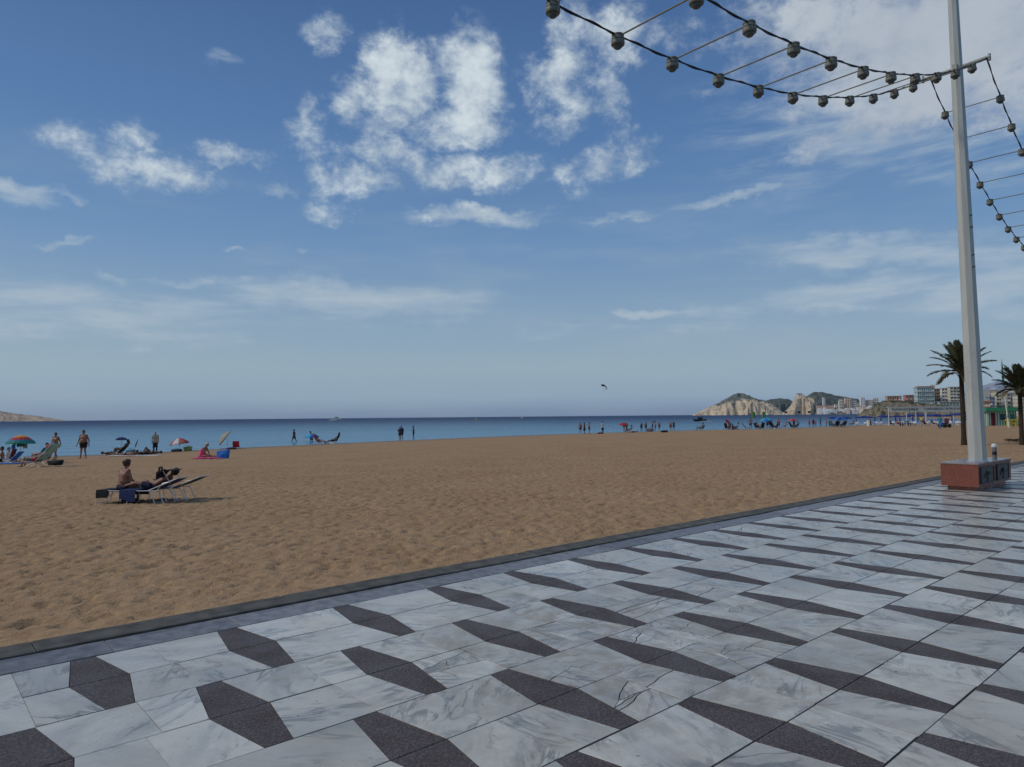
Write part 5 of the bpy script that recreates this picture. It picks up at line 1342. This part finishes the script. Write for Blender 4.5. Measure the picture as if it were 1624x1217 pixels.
boat(534, 666.6, 13, 'small white motor boat moving near the horizon left of the centre', 'white', 'cream')
boat(1110, 668.5, 5.2, 'dark inflatable boat with a white wash below the headland', 'black', 'navy2', 180)
def buoy(px, py, s, lb, mt):
    p = at_z(px, py, ZSEA); r = empty('buoy', p, 0, lb, 'buoy'); MB().lathe([(.5*s, -.2), (.55*s, .1*s), (.35*s, .5*s), (.1*s, 1.6*s), (.05*s, 1.9*s)], n=10).build('body', M[mt], r); MB().ball((0, 0, 2.0*s), .2*s, 8, 6).build('top_mark', M[mt], r)
buoy(755, 667, 1.1, 'small pale yellow buoy on the sea right of the walking pair', 'yellow'); buoy(828, 663.5, 2.4, 'faint white buoy far out on the sea in the centre', 'whitec')
def parasail():
    p = at_depth(957.5, 614.5, 900); r = empty('parasail', p, .5, 'small dark and red parasail hanging in the sky over the sea', 'parasail')
    g = []
    for i in range(11):
        a = PI*(i/10); x = -4.2*math.cos(a); g.append([(x, y, 3.4*math.sin(a)*.75+(.5 if y == 0 else 0)) for y in (-2.4, -1.2, 0, 1.2, 2.4)])
    o = MB(); o.sheet(g, .15); c_ = o.build('canopy', [M['black']], r); c_.rotation_euler = (.7, .5, 0)
    MB().sheet([[(x, y, 1.2+z_) for y in (-.8, .8)] for x, z_ in ((-1.9, 1.2), (-.8, 1.65), (.4, 1.75))], .3).build('panel', M['red'], c_)
    for x in (-3.6, 3.6): MB().cone((x*.8, 0, 1.0), (.3, 0, -4.2), .05, .05, 5).build('line', M['grey'], r)
    h = MB(); h.ball((.3, 0, -4.6), (.4, .3, .9), 8, 6); h.build('harness', M['black'], r)
parasail()

# ---- the hired sunbeds with blue parasols
rb = random.Random(9)
opened = [(1344.5,.0),(1363,.3),(1371,-.2),(1378,.2),(1400,.4),(1407,.1),(1422,.2),(1428,.5),(1437,.1),(1443,.3),(1461,.2),(1473,.4),(1479,.1),(1486,.2),(1493,.4),(1500,.1),(1514,.2),(1521,.3)]
closed = [1358,1388,1397.5,1409.5,1420.5,1448,1456,1467,1510,1533]
op0 = parasol('_', F(opened[0][0], 674.6), 1.08, 2.05, ('blue',), sag=.30, group='blue parasols over the hired sunbeds', ribs=False)
cl0 = parasol('_', F(closed[0], 674.2), 1, 2.15, ('blue',), folded=True, group='folded blue parasols among the hired sunbeds', name='folded_parasol')
def place(o, p, yaw=None, s=None):
    o.location = p
    if yaw is not None: o.rotation_euler[2] = yaw
    if s: o.scale = (s,)*3
    return o
near_of = lambda x: min([(abs(x-a), b) for a, b in ((1345,'at the left end of the sunbed rows'),(1358,'beside the leftmost folded parasol'),(1372,'in front of the left tip of the rocks'),(1390,'before the low rocks left of the banner'),(1409,'beside the left post of the banner'),(1428,'under the word at the left of the banner'),(1442,'under the gap between the banner words'),(1456,'left of the middle banner posts'),(1470,'behind the middle banner posts'),(1484,'below the middle of the long banner'),(1498,'right of the person in blue under the banner'),(1513,'near the right end of the banner by the palm'),(1523,'just left of the tall palm trunk'),(1534,'at the foot of the white pole'))])[1]
seen = {}
def uniq(lb):
    k_ = seen.get(lb, 0); seen[lb] = k_+1
    return lb if k_ == 0 else lb.replace('blue', ('brighter blue', 'slightly higher blue', 'lower blue')[min(2, k_-1)], 1)
for i, (x, dz) in enumerate(opened):
    o = op0 if i == 0 else copy_tree(op0); place(o, F(x, 674.9-dz*1.2-(.5 if x > 1400 else 0)), rb.uniform(0, .7), rb.uniform(.92, 1.08)); o['label'] = uniq('open blue parasol '+near_of(x))
for i, x in enumerate(closed):
    o = cl0 if i == 0 else copy_tree(cl0); place(o, F(x, 674.6+rb.uniform(-.3, .3)), 0, rb.uniform(.95, 1.1)); o['label'] = uniq('folded dark blue parasol '+near_of(x))
def make_bed():
    r = empty('hired_sunbed', (0, 0, 0), 0, '_', 'sunbed', 'white sunbeds in rows under the blue parasols')
    MB().box((0, 0, .30), (1.9, .62, .06)).build('frame', M['white'], r); MB().box((-.25, 0, .355), (1.3, .56, .05)).build('mattress', M['blue'], r)
    MB().box((.72, 0, .52), (.75, .56, .06), R=Matrix.Rotation(-.6, 3, 'Y')).build('backrest', M['whitec'], r)
    for sx in (-.8, .8):
        for sy in (-.26, .26): MB().box((sx, sy, .12), (.08, .06, .32)).build('leg', M['white'], r)
    return r
bed0 = make_bed()
beds = [(1345+i*6.1, 674.9 if i % 2 else 674.4) for i in range(31)]
sb_seen = {}
for i, (x, y) in enumerate(beds):
    o = bed0 if i == 0 else copy_tree(bed0); place(o, F(x, y), rb.uniform(-.25, .25)+(.6 if i % 3 else 2.4))
    w = near_of(x); k_ = sb_seen.get(w, 0); sb_seen[w] = k_+1; o['label'] = ('white sunbed ', 'second white sunbed ', 'third white sunbed ', 'fourth white sunbed ')[min(k_, 3)]+w
for px, po, mt, lb in ((1350.5,'chair','grey','person in grey sitting among the sunbeds at the left'),(1353.5,'chair_up','coral','tanned person sitting second from the left among the sunbeds'),(1413.5,'chair_up','black','person in black sitting just right of the left banner post'),(1424.5,'chair','coral','person in a coral top sitting below the left banner word'),
   (1427.5,'stand','darkred','person in dark red standing below the left banner word'),(1462,'stand','yellow','person in a yellow shirt standing left of the middle banner posts'),(1481,'chair','black','person in black bending down below the banner beside a wheelchair'),(1466,'chair_up','darkred','person in dark red sitting behind the middle banner posts')):
    person(lb, F(px, 675.2), po, rb.choice((-60, 30, 150)), 'skin1', ('short', 'hairb'), (('shirt', mt), ('shorts', 'black')), .98)
person('person in bright blue clothes walking on the sand in front of the banner', F(1491, 681), 'walk_small', 30, 'skin3', ('short', 'hairbr'), (('shirt', 'teal'), ('trousers', 'brightblue')), 1.0, z=0)
def bin_():
    p = F(1378, 676); r = empty('litter_bin', p, 0, 'brown and white striped litter bin at the edge of the sunbeds', 'litter bin'); MB().lathe([(.34, 0), (.36, .1), (.36, 1.05), (.30, 1.12)], n=12).build('bin', M['whitec'], r); MB().box((.16, -.28, .62), (.32, .2, .85)).build('panel', M['wood'], r); MB().lathe([(.37, 1.12), (.40, 1.16), (.2, 1.32), (.04, 1.35)], n=12).build('lid', M['grey'], r)
bin_()
def picnic():
    p = F(1436, 676.2); r = empty('picnic_table', p, .05, 'dark low table with benches standing on the sand below the banner', 'table'); MB().box((0, 0, .72), (2.0, .8, .07)).build('tabletop', M['navy2'], r)
    for y in (-.75, .75): MB().box((0, y, .42), (1.9, .26, .05)).build('bench', M['black'], r)
    for x in (-.7, .7): MB().box((x, 0, .35), (.09, 1.5, .07)).box((x, -.3, .35), (.08, .08, .70)).box((x, .3, .35), (.08, .08, .70)).build('leg', M['black'], r)
    MB().box((.3, 0, .82), (.5, .4, .12)).build('tray', M['grey'], r)
picnic()
def cart():
    p = F(1498, 678.5); r = empty('beach_wheelchair', p, .3, 'dark wheeled beach chair beside the person in bright blue', 'wheelchair'); MB().box((0, 0, .55), (.7, .6, .14)).build('seat', M['black'], r); MB().box((.42, 0, .95), (.12, .6, .7)).build('backrest', M['darkred'], r)
    for y in (-.42, .42):
        for x in (-.35, .4): MB().cone((x, y-.09, .28), (x, y+.09, .28), .28, .28, 14).build('wheel', M['rubber'], r)
cart()
# ---- banner pergola
def banner():
    A = F(1409.5, 675.8); ang = 0.06
    r = empty('banner_frame', A, ang, 'long cream banner frame on white posts with the words of the accessible beach service', 'banner')
    k = 1
    dist = A.y; m = dist/FPX   # metres per pixel of the photograph there
    zt = (A.z*0 + (HC + (654.6-645.2)*m)) - A.z; zb = (HC + (654.6-652.3)*m) - A.z
    Lx = 158*m
    MB().box((Lx/2, 0, (zt+zb)/2), (Lx, .07, zt-zb)).build('banner', M['cream'], r)
    MB().box((Lx/2, 0, zt+.05), (Lx+.2, .16, .10)).build('top_rail', M['white'], r); MB().box((Lx/2, .0, zb-.04), (Lx+.2, .12, .07)).build('bottom_rail', M['cream'], r)
    for px in (1409.8, 1449, 1464.8, 1470, 1482, 1503, 1528, 1566): MB().cone(((px-1409.5)*m, .0 if px in (1409.8, 1470, 1503) else 1.8, -.2), ((px-1409.5)*m, .0 if px in (1409.8, 1470, 1503) else 1.8, zt), .07, .07, 8).build('post', M['white'], r)
    MB().box((Lx/2, 1.8, zt), (Lx, .08, .1)).build('back_rail', M['white'], r)
    for tx, x0, x1 in (('PLAYAS ACCESIBLES', 1416, 1459), ('CONCEJALIA DE PLAYAS', 1468.5, 1529)):
        cu = bpy.data.curves.new('t', 'FONT'); cu.body = tx; cu.size = 1; cu.extrude = .01; cu.offset = .012; o = bpy.data.objects.new('t', cu); C.objects.link(o)
        dg = bpy.context.evaluated_depsgraph_get(); me = bpy.data.meshes.new_from_object(o.evaluated_get(dg)); bpy.data.objects.remove(o)
        xs = [v.co.x for v in me.vertices]; ys = [v.co.y for v in me.vertices]; w = max(xs)-min(xs); h = max(ys)-min(ys)
        sx = (x1-x0)*m/w; sy = (zt-zb)*.52/h
        for v in me.vertices: v.co = Vector(((v.co.x-min(xs))*sx+(x0-1409.5)*m, -.05-v.co.z*.5, (v.co.y-min(ys))*sy+zb+(zt-zb)*.24))
        me.materials.clear(); tag(link('lettering', me, M['black'], r), 'black lettering '+tx.lower())
banner()
# ---- kiosk, flagpole, lamp post, yellow truck
def kiosk():
    A = F(1566.5, 675.6); m = A.y/FPX; w = 43*m; h = 23*m; dpt = 3.2
    r = empty('beach_kiosk', A, -.10, 'small green and white striped kiosk with a green flat roof right of the white pole', 'kiosk')
    n = 22; pm = MB().box((0, 0, h/2-.1), (w/n-.015, .07, h+.1)).mesh('plank')
    MB().box((w/2, dpt/2+.1, h/2-.1), (w-.1, dpt, h+.1)).build('body', M['kgreend'], r)
    for i in range(n): link('plank', pm, [M['kgreen'] if i % 2 else M['kwhite']], r, ((i+.5)*w/n, 0, 0), obj_mat=True)
    n2 = 14; pm2 = MB().box((0, 0, h/2-.1), (.07, dpt/n2-.015, h+.1)).mesh('plank')
    for i in range(n2): link('plank', pm2, [M['kgreen'] if i % 2 else M['kwhite']], r, (0, .1+(i+.5)*dpt/n2, 0), obj_mat=True)
    MB().box((w/2, dpt/2, h+.28), (w+.9, dpt+1.1, .62)).build('roof', M['kgreen'], r); MB().box((w/2, dpt/2, h+.0), (w+.6, dpt+.8, .10)).build('eaves', M['kgreend'], r)
    MB().box((w*.19, -.06, 1.0), (.62, .08, 2.0)).build('door', M['darkred'], r); MB().box((w*.52, -.06, 1.35), (.70, .08, .95)).build('window', M['glass'], r); MB().box((w*.52, -.14, .84), (.9, .22, .06)).build('counter', M['kwhite'], r); MB().box((w*.87, -.06, 1.3), (.5, .08, .9)).build('shutter', M['kgreend'], r)
kiosk()
def flagpole():
    A = F(1600.5, 678.5); m = A.y/FPX
    r = empty('flagpole', A, 0, 'thin cream post with a furled green flag at its leaning top before the kiosk', 'flagpole')
    H1 = 56*m; MB().cone((0, 0, -.2), (-.45, 0, H1), .085, .06, 8).build('post', M['cream'], r)
    a = Vector((-.45, 0, H1)); b = Vector((-7.5*m, 0, 109*m)); c_ = a.lerp(b, .62)
    MB().tube([a, b], .035, 6).build('mast', M['alu'], r); MB().tube([a.lerp(b, .2), a.lerp(b, .45), a.lerp(b, .7), a.lerp(b, .9)], [.08, .14, .10, .05], 7).build('flag', M['kgreend'], r); MB().box((-.12, -.08, 18*m), (.2, .12, .35)).build('box', M['grey'], r)
flagpole()
def yellow():
    A = F(1608.5, 676.5); r = empty('playground_frame', A, -.1, 'yellow frame standing on the sand right of the kiosk', 'frame')
    for x in (-.75, .0, .75): MB().box((x, 0, .42), (.12, .7, .85)).build('leg', M['yellow'], r)
    MB().box((0, 0, .92), (1.9, .8, .16)).build('top', M['yellow'], r); MB().box((-.35, -.2, .45), (.5, .1, .3)).build('panel', M['yellow'], r)
yellow()
def dark_van():
    A = F(1557.5, 674.5); m = A.y/FPX; r = empty('parked_cart', A, .1, 'dark cart with a blue cover standing between the white pole and the kiosk', 'cart')
    MB().box((0, 0, .75), (1.6, 1.2, .7)).build('body', M['black'], r); MB().box((-.1, 0, 1.9), (1.8, 1.4, .35)).build('cover', M['blue'], r)
    for x in (-.8, .6): MB().cone((x, 0, 1.0), (x, 0, 1.8), .04, .04, 6).build('post', M['alu'], r)
    for x in (-.5, .5):
        for y in (-.62, .62): MB().cone((x, y-.06, .25), (x, y+.06, .25), .26, .26, 12).build('wheel', M['rubber'], r)
dark_van()

# ------------------------------------------------------------------ haze
HAZE = 2.2e-5
def build_haze():
    mb = MB(); mb.box((0, 4000, 74), (40000, 26000, 155)); m_ = bpy.data.materials.new('haze'); m_.use_nodes = True; t = NT(m_.node_tree); t.n.clear()
    v = t.node('ShaderNodeVolumePrincipled', {'Color': (.80, .88, .96, 1), 'Density': HAZE, 'Anisotropy': .2}); o = t.node('ShaderNodeOutputMaterial'); t.l.new(v.outputs[0], o.inputs['Volume'])
    tag(mb.build('haze', m_), kind='stuff')
if HAZE: build_haze()
